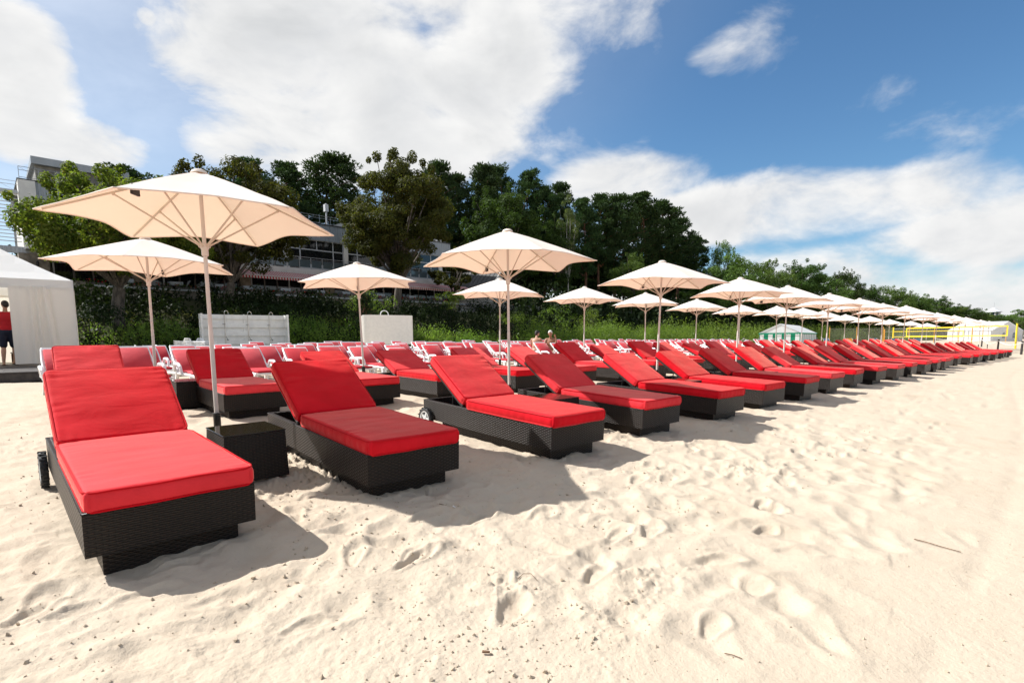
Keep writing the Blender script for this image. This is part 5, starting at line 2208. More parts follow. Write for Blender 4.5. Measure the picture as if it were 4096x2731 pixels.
def broad_tree_meshes(name, H, cb, hw, trunk_r, seed, leafmat, barkmat, n_leaf, leaf, n_clump=60, lean=(0, 0), up=.45, aspect=.55, top_bias=1.0, fork=.32):
    """H height, cb crown bottom, hw crown half width"""
    rnd = random.Random(seed)
    rng = np.random.default_rng(seed)
    mb = MB()
    lx, ly = lean
    fk = Vector((lx * .5, ly * .5, max(cb * .75, H * fork * .6)))
    limb(mb, (0, 0, -.5), fk, trunk_r * 1.15, trunk_r * .8, .12, rnd, 10, 6)
    mid = Vector((lx, ly, (cb + H) / 2))
    clumps = []
    cz = (cb + H) / 2
    rz = (H - cb) / 2
    for i in range(n_clump):
        for _ in range(50):
            d = Vector((rnd.gauss(0, 1), rnd.gauss(0, 1), rnd.gauss(0, 1))).normalized()
            f = rnd.uniform(.45, 1.0) ** .7
            z = d.z * f
            w = (1 - .25 * max(z, 0) * top_bias - .10 * max(-z, 0))
            p = Vector((lx + d.x * f * hw * w, ly + d.y * f * hw * w, cz + z * rz))
            if all((p - Vector(c)).length > .32 * (r[0] + .2) for c, r in clumps[-12:]):
                break
        r = rnd.uniform(.15, .29) * (hw + rz) * .5 * (1.0 - .3 * abs(z))
        clumps.append((tuple(p), (r, r, r * rnd.uniform(.55, .85))))
    # a few stray shoots break the outline
    for i in range(n_clump // 6):
        d = Vector((rnd.gauss(0, 1), rnd.gauss(0, 1), abs(rnd.gauss(0, .9)))).normalized()
        p = Vector((lx + d.x * hw * 1.03, ly + d.y * hw * 1.03, cz + d.z * rz * 1.03))
        r = rnd.uniform(.05, .10) * hw
        clumps.append((tuple(p), (r, r, r * 1.2)))
    for i in range(0, len(clumps), 3):
        c = Vector(clumps[i][0])
        j = fk.lerp(mid, rnd.uniform(0, .7))
        limb(mb, j if rnd.random() < .6 else fk, c, trunk_r * rnd.uniform(.22, .42), .025, .35, rnd, 5, 5)
    tm = mb.mesh('trunk', barkmat, smooth=60)
    V, F = clump_leaves(clumps, n_leaf, leaf, rng, up=up, aspect=aspect)
    cm = np_mesh('crown', V, F, leafmat)
    return tm, cm


def pine_meshes(name, H, cb, hw, seed, n_tuft, conical=False):
    rnd = random.Random(seed)
    rng = np.random.default_rng(seed)
    mb = MB()
    top = Vector((rnd.uniform(-.4, .4), rnd.uniform(-.4, .4), H - .5))
    bole = limb(mb, (0, 0, -.5), top, .24, .05, .5, rnd, 8, 10)
    clumps = []
    nlev = 12
    for lv in range(nlev):
        f = lv / (nlev - 1)
        z = cb + (H - cb) * f
        if conical:
            w = hw * (1 - f) ** .75 + .15
        else:
            w = hw * math.sqrt(max(.06, 1 - (max(f - .25, 0) / .75) ** 2.4)) * (.55 + .45 * min(1, f * 4)) * rnd.uniform(.7, 1.08)
        nb = rnd.randint(4, 6)
        a0 = rnd.uniform(0, 6.28)
        for b in range(nb):
            a = a0 + b / nb * 6.28 + rnd.uniform(-.4, .4)
            ln = w * rnd.uniform(.55, 1.05)
            root = Vector((top.x * z / H, top.y * z / H, z - ln * .28))
            tip = Vector((math.cos(a) * ln, math.sin(a) * ln, z + rnd.uniform(-.1, .5)))
            limb(mb, root, tip, .055 * (1.3 - f), .015, .22, rnd, 5, 4)
            for q in (.55, .8, 1.0):
                p = root.lerp(tip, q)
                r = rnd.uniform(.42, .74) * (.55 + .16 * hw)
                clumps.append((tuple(p + Vector((rnd.uniform(-.3, .3), rnd.uniform(-.3, .3), .12))), (r, r, r * .62)))
    clumps.append(((top.x, top.y, H - .35), (.45, .45, .5)))
    tm = mb.mesh('trunk', M_['bark_pine'], smooth=60)
    Cc = np.array([c for c, r in clumps])
    Rr = np.array([r for c, r in clumps])
    idx = rng.choice(len(clumps), n_tuft, p=(Rr[:, 0] ** 2) / (Rr[:, 0] ** 2).sum())
    d = rng.normal(size=(n_tuft, 3))
    d /= np.linalg.norm(d, axis=1, keepdims=True)
    P = Cc[idx] + d * Rr[idx] * (rng.random((n_tuft, 1)) ** .5)
    D = d * .8
    D[:, 2] += .75
    V, F = tuft_blades(P, D, .30, rng, k=5, width=.13)
    cm = np_mesh('crown', V, F, M_['lf_pine'])
    return tm, cm


def plant_tree(name, tm, cm, x, y, z, rz, sxy, sz, label, group, cat='tree'):
    root = empty(name, (x, y, z), rz)
    a = link('trunk', tm, root)
    b = link('crown', cm, root)
    a.scale = b.scale = (sxy, sxy, sz)
    tag(root, label, cat, group)
    return root


# the three chestnuts on the bank
def chestnut(x, y, ztop, zcb, hw, seed, mat, label, nl, lean, base_xy, leaf=.30, tb=1.0):
    bx_, by_ = base_xy
    zb_ = gzf(bx_, by_)
    tm, cm = broad_tree_meshes('chestnut_tree', ztop - zb_, zcb - zb_, hw, .36, seed, M_[mat], M_['bark'], nl, leaf, 112, (x - bx_, y - by_), up=.35, aspect=.62, fork=.26, top_bias=tb)
    plant_tree('chestnut_tree', tm, cm, bx_, by_, zb_, 0, 1, 1, label, 'chestnuts on the bank')


chestnut(-22.3, 31.0, 10.8, 5.2, 4.7, 41, 'lf_chest', 'broad sunlit chestnut with a leaning forked trunk beside the white tent', 64000, None, XY(5.8, 38.2), .18, 2.0)
chestnut(-20.4, 40.1, 14.2, 6.2, 4.9, 42, 'lf_chest2', 'chestnut half hidden behind the nearest parasol, before the restaurant', 42000, None, XY(13.2, 43.0), .20)
chestnut(-10.1, 49.3, 17.5, 7.2, 4.9, 43, 'lf_chest2', 'tall browning chestnut standing alone before the restaurant windows', 84000, None, XY(27.3, 42.0), .19)
tm, cm = broad_tree_meshes('x', 7.2, 2.6, 2.7, .16, 44, M_['lf_chest2'], M_['bark'], 5200, .28, 34, (.6, .4), up=.3)
x, y = XY(35.8, 45.0)
plant_tree('small_tree', tm, cm, x, y, 3.6, 0, 1, 1, 'small thin-trunked tree at the end of the long awning', None)

PINE = [pine_meshes('pine', 15, 7.0, 3.0, 61, 6500), pine_meshes('pine', 15, 6.2, 3.2, 62, 6500), pine_meshes('pine', 15, 6.0, 2.8, 63, 6000)]
BROAD = [broad_tree_meshes('b', 12, 2.6, 4.6, .26, 71, M_['lf_green'], M_['bark'], 16000, .26, 80), broad_tree_meshes('b', 12, 2.2, 4.8, .26, 72, M_['lf_green'], M_['bark'], 16000, .26, 84),
         broad_tree_meshes('b', 14, 3.0, 5.0, .30, 73, M_['lf_maple'], M_['bark'], 23000, .26, 96)]
BIRCH = broad_tree_meshes('b', 14, 5.2, 1.7, .13, 81, M_['lf_birch'], M_['bark_birch'], 4200, .22, 40, up=-.2, aspect=.5)
rt = random.Random(33)


def put_pine(x, y, ztop, hw, label, group, k, base=None):
    zb_ = gzf(x, y) if base is None else base
    H = ztop - zb_
    tm, cm = PINE[k % 3]
    return plant_tree('pine_tree', tm, cm, x, y, zb_, rt.uniform(0, 6.28), hw / 2.35, H / 15.0, label, group)


def put_broad(x, y, ztop, hw, label, group, k, name='leafy_tree'):
    zb_ = gzf(x, y)
    tm, cm = BROAD[k]
    H0 = 14.0 if k == 2 else 12.0
    return plant_tree(name, tm, cm, x, y, zb_, rt.uniform(0, 6.28), hw / 4.7, (ztop - zb_) / H0, label, group)


for i, (x, y, zt, hw, lab) in enumerate((
        (-25.3, 62.4, 20.7, 2.8, 'dark pine rising behind the restaurant roof, just left of the tallest pine there'),
        (-21.2, 66.4, 22.6, 3.7, 'tallest pine rising behind the restaurant roof, with a bare reddish bough'),
        (-27.5, 57.4, 19.6, 2.6, 'pine whose tip shows above the nearest parasol'),
        (-35.5, 50.0, 16.6, 3.4, 'rounded pine crown rising over the sunlit chestnut'),
        (-9.7, 75.1, 24.4, 2.6, 'pine just right of the tall browning chestnut'),
        (-7.4, 77.5, 23.6, 2.6, 'low-crowned pine between the chestnut and the dark maple'),
        (-3.8, 81.1, 25.9, 3.1, 'tall pine directly behind the dark maple'),
        (-1.9, 85.8, 26.9, 2.9, 'high pine looking over the dark maple crown'),
        (3.0, 87.8, 26.9, 2.9, 'pine on the right shoulder of the dark maple'),
        (5.7, 87.7, 24.6, 2.6, 'slim pine between the maple and the hanging birch'),
        (8.3, 90.3, 25.6, 2.6, 'pine standing right behind the hanging birch'),
        (11.4, 84.9, 22.1, 2.9, 'pine directly right of the hanging birch'),
        (15.0, 89.9, 23.9, 3.0, 'second pine right of the hanging birch'),
        (18.3, 91.9, 24.1, 3.6, 'third pine right of the hanging birch'),
        (23.5, 97.1, 25.9, 4.3, 'broadest pine of the wood, fourth right of the birch'),
        (28.5, 102.1, 25.6, 4.4, 'full pine near the end of the tall wood'),
        (33.2, 106.7, 23.4, 3.7, 'sloping pine second from the end of the tall wood'),
        (38.3, 111.8, 21.1, 3.0, 'last pine of the tall wood, standing a little apart'))):
    put_pine(x, y, zt, hw, lab, 'pines above the beach', i)
put_broad(-.7, 72.9, 21.4, 5.4, 'big dark green maple above the wooden hut', None, 2, 'maple_tree')
put_broad(7.0, 80.5, 19.5, 3.6, 'narrow dark tree between maple and birch', None, 2, 'maple_tree')
tm, cm = BIRCH
bx_, by_ = 8.4, 79.0
plant_tree('birch_tree', tm, cm, bx_, by_, gzf(bx_, by_), .4, .85, (22.2 - gzf(bx_, by_)) / 14.0, 'slender hanging birch with a white trunk in the dark wood', None)
for i, (x, y, zt, hw, k, lab) in enumerate((
        (17.9, 80.1, 13.6, 3.4, 0, 'low pale shrubby tree below the broad pines'),
        (41.2, 104.2, 20.0, 2.9, 1, 'loose-crowned birch-like tree beside the last pine'),
        (37.9, 92.5, 15.0, 5.2, 0, 'rounded light green tree below the loose-crowned tree'),
        (44.5, 100.5, 15.4, 4.6, 1, 'bushy mid green tree on the dune right of the last pine'),
        (51.3, 106.2, 16.1, 4.6, 0, 'yellowish green tree behind the fourth parasol'),
        (61.0, 112.5, 16.9, 5.8, 2, 'dark dense tree above the green striped marquee'),
        (70.0, 120.0, 14.8, 5.4, 1, 'rounded tree right of the dark dense one'),
        (79.2, 127.4, 17.0, 4.0, 2, 'tall narrow-topped tree of the far treeline'),
        (87.0, 131.0, 13.6, 5.4, 2, 'dark rounded tree after the narrow-topped one'),
        (95.1, 134.8, 13.7, 5.8, 1, 'first low rounded tree of the descending treeline'),
        (101.5, 139.0, 12.2, 5.4, 2, 'second low dark tree of the descending treeline'),
        (108.3, 143.8, 12.3, 5.4, 1, 'third low tree of the descending treeline'),
        (117.2, 149.5, 12.1, 5.8, 2, 'fourth low tree of the descending treeline'),
        (124.5, 153.5, 10.6, 5.6, 0, 'fifth low tree of the descending treeline'),
        (131.8, 157.0, 10.0, 6.0, 2, 'sixth low tree of the descending treeline'),
        (138.8, 161.0, 9.0, 6.0, 1, 'seventh low tree of the descending treeline'),
        (145.5, 165.0, 8.0, 6.4, 2, 'eighth low tree of the descending treeline, before the white tower'),
        (158.5, 166.7, 8.7, 5.6, 0, 'open-crowned tree at the far end of the beach'),
        (168.0, 178.0, 7.6, 7.0, 1, 'last far tree at the end of the beach'),
        (152.0, 171.0, 7.4, 6.5, 1, 'low far tree under the white tower'))):
    if zt - gzf(x, y) < 4:
        zt = gzf(x, y) + 5.5
    put_broad(x, y, zt, hw, lab, 'leafy trees along the dune', k)
for i in range(26):
    t_ = 92 + i * 5.2 + rt.uniform(-1.5, 1.5)
    s_ = 43.0 - .13 * max(t_ - 95, 0) + rt.uniform(-1.0, 3.0)
    x, y = XY(t_, s_)
    put_broad(x, y, gzf(x, y) + rt.uniform(5.5, 8.0) * (1.15 if t_ < 130 else .8), rt.uniform(3.2, 4.6), 'round leafy tree, %s of those filling the far treeline from the tall wood' % nth(i + 1), 'leafy trees filling the far treeline', (0, 1, 2)[i % 3])
# the depth of the wood behind: more trunks and crowns filling the gaps
deep = []
for i in range(56):
    t_ = rt.uniform(38, 150)
    s_ = rt.uniform(55, 74) if t_ < 108 else rt.uniform(46, 62)
    deep.append((math.atan2(t_ - s_, t_ + s_), t_, s_))
deep.sort()
n_pine = n_leafy = 0
for i, (_, t_, s_) in enumerate(deep):
    x, y = XY(t_, s_)
    zt = gzf(x, y) + rt.uniform(9.0, 12.5) * (1.0 if t_ < 105 else .8)
    if rt.random() < .72:
        n_pine += 1
        put_pine(x, y, zt, rt.uniform(2.6, 3.8), 'dark pine deep in the wood, %s of the hinder pines from the restaurant' % nth(n_pine), 'pines deep in the wood', i)
    else:
        n_leafy += 1
        put_broad(x, y, zt, rt.uniform(3.4, 4.8), 'dark leafy tree deep in the wood, %s of its kind from the restaurant' % nth(n_leafy), 'leafy trees deep in the wood', 2)


# ------------------------------------------------------------------ dune vegetation nobody could count
def scrub(name, label, cat, n, t_rng, s_rng, h_rng, size, mat, seed, aspect=.3, upright=.75, clump=1.0, dens=None, sfun=None):
    """clumps of upright shoots set with leaves"""
    rng = np.random.default_rng(seed)
    nst = n // 9
    t = rng.uniform(*t_rng, nst)
    u = rng.random(nst)
    s = s_rng[0] + (s_rng[1] - s_rng[0]) * u
    if sfun is not None:
        s = s + sfun(t)
    cl = vnoise(t * .55 * clump, s * .7 * clump, seed) + .5 * vnoise(t * 1.6 * clump, s * 1.6 * clump, seed + 1)
    keep = rng.random(nst) < np.clip(.55 + cl * 1.5, .08, 1)
    t, s, cl = t[keep], s[keep], cl[keep]
    x, y = (t - s) / R2, (t + s) / R2
    hgt = rng.uniform(*h_rng, len(t)) * (1 + .75 * cl)
    z0 = gz(x, y)
    lean = rng.normal(size=(len(t), 2)) * .16
    Ps, Ns = [], []
    for k in range(9):
        f = (k + rng.random(len(t))) / 9
        P = np.stack([x + lean[:, 0] * hgt * f + rng.normal(size=len(t)) * .07, y + lean[:, 1] * hgt * f + rng.normal(size=len(t)) * .07, z0 + hgt * f], 1)
        N = rng.normal(size=(len(t), 3))
        N[:, 2] *= .5
        N[:, 2] += .25
        Ps.append(P)
        Ns.append(N)
    P, N = np.vstack(Ps), np.vstack(Ns)
    V, F = leaf_quads(P, N, size, rng, aspect)
    o = link(name, np_mesh(name, V, F, M_[mat]))
    tag(o, label, cat, kind='stuff')
    return o


back = lambda t: -.13 * np.maximum(t - 95, 0) * 1.0
front = lambda t: 4.2 * smooth01((30 - t) / 8.0)
scrub('willow_scrub', 'light green willow scrub along the foot of the dune', 'scrub', 60000, (-4, 36), (29.0, 32.0), (.7, 1.4), .19, 'lf_willow', 5, aspect=.26, sfun=front)
scrub('tall_willow_scrub', 'taller light green willow scrub at the dune foot behind the bathers', 'scrub', 70000, (33, 64), (28.6, 33.0), (1.1, 2.1), .21, 'lf_willow', 15, aspect=.26)
scrub('far_willow_scrub', 'light green scrub along the dune foot beyond the rope fence', 'scrub', 60000, (60, 170), (27.5, 35.0), (1.4, 2.8), .30, 'lf_willow', 6, aspect=.3, sfun=back)
scrub('dark_undergrowth', 'dark shrubs covering the bank below the restaurant', 'undergrowth', 100000, (-8, 64), (33.5, 45.0), (.5, 1.25), .22, 'lf_shrub', 7, aspect=.55, clump=.7)
scrub('wood_undergrowth', 'dark undergrowth beneath the trees of the wood', 'undergrowth', 80000, (42, 210), (36.0, 56.0), (1.4, 4.2), .50, 'lf_shrub', 8, aspect=.6, clump=.5, sfun=back)
scrub('dune_grass', 'yellow green dune grass between the shrubs', 'grass', 36000, (-4, 60), (30.0, 35.0), (.4, .8), .34, 'lf_grass', 9, aspect=.10, sfun=front)
scrub('hill_undergrowth', 'dark bushes on the slope behind the restaurant', 'undergrowth', 24000, (-30, 60), (64.5, 74.0), (1.4, 3.2), .5, 'lf_shrub', 12, aspect=.6, clump=.5)


# shrubs one can tell apart on the bank
def shrub(x, y, h, w, mat, seed, label, n=1500, leaf=.16, name='shrub'):
    rnd = random.Random(seed)
    rng = np.random.default_rng(seed)
    root = empty(name, (x, y, gzf(x, y) - .05))
    mb = MB()
    cl = []
    for i in range(16):
        p = Vector((rnd.gauss(0, .45) * w, rnd.gauss(0, .45) * w, h * rnd.uniform(.35, .95)))
        limb(mb, (rnd.uniform(-.1, .1), rnd.uniform(-.1, .1), 0), p, .03, .008, .15, rnd, 5, 4)
        r = rnd.uniform(.18, .32) * (w + h) * .5
        cl.append((tuple(p), (r, r, r * .8)))
    mb.build('stem', M_['bark'], root)
    V, F = clump_leaves(cl, n, leaf, rng, up=.3, aspect=.45)
    link('crown', np_mesh('crown', V, F, M_[mat]), root)
    tag(root, label, 'shrub', 'shrubs on the bank')


for i, (t_, s_, h_, w_, mt, lab) in enumerate((
        (2.4, 33.2, 2.4, 1.5, 'lf_shrub', 'glossy dark shrub beside the white tent, under the chestnut'),
        (4.2, 34.8, 2.3, 1.5, 'lf_shrub', 'glossy shrub at the foot of the leaning chestnut trunk'),
        (14.3, 37.5, 1.8, 1.3, 'lf_shrub', 'round shrub rising behind the white shower wall'),
        (22.8, 39.5, 2.6, 1.4, 'lf_willow', 'bright leafy shrub below the terrace, behind the third parasol'),
        (33.4, 41.5, 2.6, 1.3, 'lf_willow', 'bright upright shrub beside the small thin tree'),
        (30.5, 38.6, 2.2, 1.8, 'lf_shrub', 'dark rounded shrub right of the curved cream screen'),
        (38.5, 38.0, 2.4, 1.8, 'lf_willow', 'bushy light shrub in front of the rusty door'),
        (44.6, 37.0, 3.0, 2.0, 'lf_willow', 'tall light green shrub right of the concrete wall'),
        (47.8, 35.2, 3.1, 2.2, 'lf_willow', 'tall leafy shrub behind the bathers'))):
    x, y = XY(t_, s_)
    shrub(x, y, h_, w_, mt, 90 + i, lab)
x, y = XY(20.3, 35.4)
tm, cm = pine_meshes('young', 2.9, .5, 1.1, 99, 260, True)
plant_tree('young_pine', tm, cm, x, y, gzf(x, y), .3, 1, 1, 'young pine sapling between the shower wall and the cream screen', None)


# ------------------------------------------------------------------ beach volleyball nets
def volley_net(a, b, ztop, zbot, post_a, post_b, label, wide=.09):
    a, b = Vector((*a, 0)), Vector((*b, 0))
    root = empty('volleyball_net', (a.x, a.y, gzf(a.x, a.y)), math.atan2(b.y - a.y, b.x - a.x))
    L = (b - a).length
    z0 = root.location.z
    zt, zb = ztop - z0, zbot - z0
    for nm, za, zc in (('top_tape', zt - wide, zt), ('bottom_tape', zb, zb + wide * .8)):
        mb = MB()
        mb.box(0, L, -.006, .006, za, zc)
        mb.build(nm, M_['yellow'], root)
    for x0 in (0, L - wide):
        mb = MB()
        mb.box(x0, x0 + wide, -.008, .008, zb + wide * .8, zt - wide)
        mb.build('side_tape', M_['yellow'], root)
    mb = MB()
    x = .3
    while x < L:
        mb.cyl((x, 0, zb + .05), (x, 0, zt - .05), .0035, n=3, caps=False)
        x += .30
    z = zb + .18
    while z < zt - .1:
        mb.cyl((.05, 0, z), (L - .05, 0, z), .0035, n=3, caps=False)
        z += .18
    mb.build('netting', M_['wire'], root)
    for (px, py, top, mt) in (post_a, post_b):
        q = Vector((px - a.x, py - a.y, 0))
        q.rotate(Euler((0, 0, -root.rotation_euler[2])))
        g = gzf(px, py)
        mb = MB()
        mb.cyl((q.x, q.y, g - z0 - .3), (q.x, q.y, top - z0), .075, n=10)
        mb.build('post', M_[mt], root, smooth=40)
        mb = MB()
        e = 0 if q.x < L / 2 else L
        mb.cyl((q.x, q.y, zt - .05), (e, 0, zt - .05), .008, n=4)
        mb.cyl((q.x, q.y, zb + .05), (e, 0, zb + .05), .008, n=4)
        mb.build('guy_rope', M_['rope'], root)
    tag(root, label, 'volleyball net', 'beach volleyball nets')


volley_net((48.3, 51.8), (47.9, 64.6), 2.16, 1.13, (50.0, 52.7, 2.35, 'yellow'), (48.2, 67.2, 2.3, 'yellow'), 'nearer yellow-taped beach volleyball net with a thick yellow post', .11)
volley_net((68.2, 80.3), (63.2, 88.2), 1.95, .95, (68.8, 79.5, 2.3, 'orange'), (62.5, 89.2, 2.3, 'orange'), 'farther yellow-taped beach volleyball net seen behind the parasol poles', .10)

# ------------------------------------------------------------------ wire mesh court fence
fa, fb_ = Vector((55.0, 92.0)), Vector((93.0, 100.0))
fence = empty('mesh_fence', (fa.x, fa.y, gzf(fa.x, fa.y) - .05), math.atan2(fb_.y - fa.y, fb_.x - fa.x))
FL, FH = (fb_ - fa).length, 2.45
mb = MB()
st_ = .36
k = -int(FH / st_) - 1
while k * st_ < FL:
    for dirn in (1, -1):
        x0, z0_ = k * st_, 0.0
        x1, z1_ = k * st_ + FH, FH
        if dirn < 0:
            x0, x1 = x1, x0
        # clip to the panel
        def clip(xa, za, xb, zb2):
            pts = []
            for f in (0, 1):
                pts.append((xa + (xb - xa) * f, za + (zb2 - za) * f))
            lo, hi = 0.0, 1.0
            dxx = xb - xa
            for lim, sgn in ((0.0, 1), (FL, -1)):
                fa_, fb2 = sgn * (xa - lim), sgn * (xb - lim)
                if fa_ < 0 and fb2 < 0:
                    return None
                if fa_ < 0:
                    lo = max(lo, fa_ / (fa_ - fb2))
                elif fb2 < 0:
                    hi = min(hi, fa_ / (fa_ - fb2))
            return (xa + dxx * lo, za + (zb2 - za) * lo, xa + dxx * hi, za + (zb2 - za) * hi)
        c_ = clip(x0, 0.0, x1, FH)
        if c_:
            mb.cyl((c_[0], .01 * dirn, c_[1]), (c_[2], .01 * dirn, c_[3]), .011, n=3, caps=False)
    k += 1
mb.cyl((0, 0, FH), (FL, 0, FH), .016, n=4)
mb.build('wire_mesh', M_['wire'], fence)
for k in range(8):
    mb = MB()
    xx = FL * k / 7
    mb.cyl((xx, .03, -.2), (xx, .03, FH + .25), .055, n=8)
    mb.build('post', M_['orange'], fence, smooth=40)
tag(fence, 'wire mesh court fence on orange posts before the far dune', 'fence')


# ------------------------------------------------------------------ tents down the beach
def marquee(name, origin, rz, Wd, Ln, eave, peak, label, wall):
    """gable end along local x, length along +y"""
    root = empty(name, origin, rz)
    mb = MB()
    o = .12
    mb.quad((-o, -o, eave), (Wd / 2, -o, peak), (Wd / 2, Ln + o, peak), (-o, Ln + o, eave))
    mb.quad((Wd / 2, -o, peak), (Wd + o, -o, eave), (Wd + o, Ln + o, eave), (Wd / 2, Ln + o, peak))
    mb.add([(0, 0, eave), (Wd, 0, eave), (Wd / 2, 0, peak - .03)], ((0, 1, 2),))
    mb.add([(0, Ln, eave), (Wd, Ln, eave), (Wd / 2, Ln, peak - .03)], ((2, 1, 0),))
    mb.build('roof', M_['white_pvc'], root)
    nb = 9
    for k in range(nb):
        x0, x1 = Wd * k / nb, Wd * (k + 1) / nb
        d = .03 if k % 2 else 0
        for yy in (0.0, Ln):
            p_ = MB()
            p_.quad((x0, yy - .01 + d, 0), (x1, yy - .01 + d, 0), (x1, yy - .01, eave), (x0, yy - .01, eave))
            p_.build('wall_panel', M_['green_pvc' if (k % 2 == 1) and wall == 'stripe' else 'white_pvc'], root)
    ny = max(3, int(Ln / 2.0))
    for k in range(ny):
        y0, y1 = Ln * k / ny, Ln * (k + 1) / ny
        for xx in (0.0, Wd):
            p_ = MB()
            p_.quad((xx, y0 + .06, 0), (xx, y1 - .06, 0), (xx, y1 - .06, eave), (xx, y0 + .06, eave))
            p_.build('wall_panel', M_['white_pvc'], root)
            q_ = MB()
            q_.box(xx - .03, xx + .03, y0 - .04, y0 + .04, 0, eave)
            q_.build('post', M_['green_pvc' if wall == 'stripe' else 'alu'], root)
    v_ = MB()
    for k in range(nb * 2):
        x0, x1 = -.1 + (Wd + .2) * k / (nb * 2), -.1 + (Wd + .2) * (k + 1) / (nb * 2)
        v_.add([(x0, -.14, eave + .02), (x1, -.14, eave + .02), (x1, -.14, eave - .14), ((x0 + x1) / 2, -.14, eave - .19), (x0, -.14, eave - .14)], ((0, 4, 3, 2, 1),))
    v_.quad((Wd + .13, -.1, eave + .01), (Wd + .13, Ln + .1, eave + .01), (Wd + .13, Ln + .1, eave - .15), (Wd + .13, -.1, eave - .15))
    v_.build('valance', M_['green_pvc' if wall == 'stripe' else 'white_pvc'], root)
    if wall == 'arch':
        for k in (3, 6):
            w_ = MB()
            c0 = Wd * (k + .5) / nb
            pts = [(c0 - .55, -.03, .7), (c0 + .55, -.03, .7)] + [(c0 + .55 * math.cos(PI * j / 8), -.03, 1.4 + .55 * math.sin(PI * j / 8)) for j in range(9)]
            w_.add(pts, (tuple(range(len(pts))),))
            w_.build('arched_window', M_['pane_blue'], root)
    tag(root, label, 'marquee', 'marquees down the beach')


marquee('striped_marquee', (32.2, 69.5, .22), .02, 4.75, 18.0, 1.55, 2.75, 'white marquee with green striped gable wall beside the dune scrub', 'stripe')
bpy.data.objects['striped_marquee'].rotation_euler[2] = -.62
bpy.data.objects['striped_marquee'].location = (32.9, 70.6, .20)
marquee('white_marquee', (100.5, 111.5, -.25), .42, 12.5, 8.0, 2.35, 4.3, 'plain white marquee with arched windows at the far end of the beach', 'arch')
yb_ = empty('yellow_banner', (112.0, 127.0, -.2), .55)
mb = MB()
mb.box(0, 22, 0, .05, .9, 3.1)
mb.build('banner_cloth', M_['yellow'], yb_)
for xx in (0.2, 5.5, 11, 16.5, 21.8):
    mb = MB()
    mb.cyl((xx, .1, -.3), (xx, .1, 3.2), .05, n=6)
    mb.build('post', M_['steel'], yb_)
tag(yb_, 'long yellow banner fence behind the plain white marquee', 'banner')

# white lantern tower beyond the trees
tw = empty('lantern_tower', (162.5, 180.0, 0.0), .3)
mb = MB()
mb.lathe([(1.75, -1.0), (1.75, 6.6), (1.95, 6.7), (1.95, 6.95), (1.6, 7.0)], 8)
mb.build('shaft', M_['render'], tw)
for k in range(8):
    a = 2 * PI * k / 8
    p_ = MB()
    p_.cyl((1.6 * math.cos(a), 1.6 * math.sin(a), 6.9), (1.6 * math.cos(a), 1.6 * math.sin(a), 8.75), .22, n=6)
    p_.build('pillar', M_['render'], tw)
    q_ = MB()
    a2 = a + PI / 8
    M2 = Matrix.Rotation(a2, 4, 'Z') @ Matrix.Translation((1.42, 0, 0))
    q_.box(0, .04, -.44, .44, 7.05, 8.6, M=M2)
    q_.build('window', M_['pane_blue'], tw)
mb = MB()
mb.lathe([(2.25, 8.65), (2.25, 8.8), (1.25, 9.35), (.55, 9.95), (.12, 10.25), (.001, 10.3)], 8)
rf_ = mb.build('roof', M_['clad_white'], tw)
mb = MB()
mb.cyl((0, 0, 10.2), (0, 0, 12.0), .06, .02, n=6)
mb.build('spire', M_['steel'], rf_)
tag(tw, 'white lantern tower with a pointed roof and spire above the far trees', 'tower')
hs = empty('beach_house', (172.0, 176.0, -.3), .6)
mb = MB()
mb.box(-6, 6, 0, 7, 0, 4.2)
mb.build('wall', M_['boards'], hs)
mb = MB()
mb.add([(-6.3, -.4, 4.2), (6.3, -.4, 4.2), (6.3, 3.5, 6.0), (-6.3, 3.5, 6.0), (-6.3, 7.4, 4.2), (6.3, 7.4, 4.2)], ((0, 1, 2, 3), (3, 2, 5, 4), (0, 3, 4), (1, 5, 2)))
mb.build('roof', M_['rust'], hs)
for k in range(4):
    mb = MB()
    mb.box(-4.8 + k * 2.6, -3.6 + k * 2.6, -.05, .02, 1.4, 3.0)
    mb.build('window', M_['pane'], hs)
tag(hs, 'pale house with a brown roof among the farthest trees', 'house')

# ------------------------------------------------------------------ rope fence on dark posts
rope_pts = [XY(t_, 24.6) for t_ in (50.5, 54.5, 58.6, 62.8, 67.5, 72.5, 78.0, 84.0, 91.0)] + [(57.5, 78.5), (60.5, 76.0), (56.5, 66.5), (51.4, 58.1), (43.5, 47.5), (35.4, 36.85)]
for i, (x, y) in enumerate(rope_pts):
    po = empty('rope_post', (x, y, gzf(x, y)), .2)
    mb = MB()
    ln_ = .05 if i > 10 else .0
    mb.add([(-.05, -.05, -.2), (.05, -.05, -.2), (.05, .05, -.2), (-.05, .05, -.2), (-.045 + ln_, -.045, .93), (.045 + ln_, -.045, .93), (.045 + ln_, .045, .93), (-.045 + ln_, .045, .93), (ln_, 0, .96)],
           ((3, 2, 1, 0), (0, 1, 5, 4), (1, 2, 6, 5), (2, 3, 7, 6), (3, 0, 4, 7), (4, 5, 8), (5, 6, 8), (6, 7, 8), (7, 4, 8)))
    mb.build('timber', M_['post'], po)
    mb = MB()
    mb.lathe([(.062, .76), (.075, .77), (.075, .80), (.062, .81)], 8)
    mb.build('rope_ring', M_['rope'], po)
    tag(po, 'dark timber rope post, %s along the rope fence from the dune scrub' % nth(i + 1), 'post', 'rope fence posts')
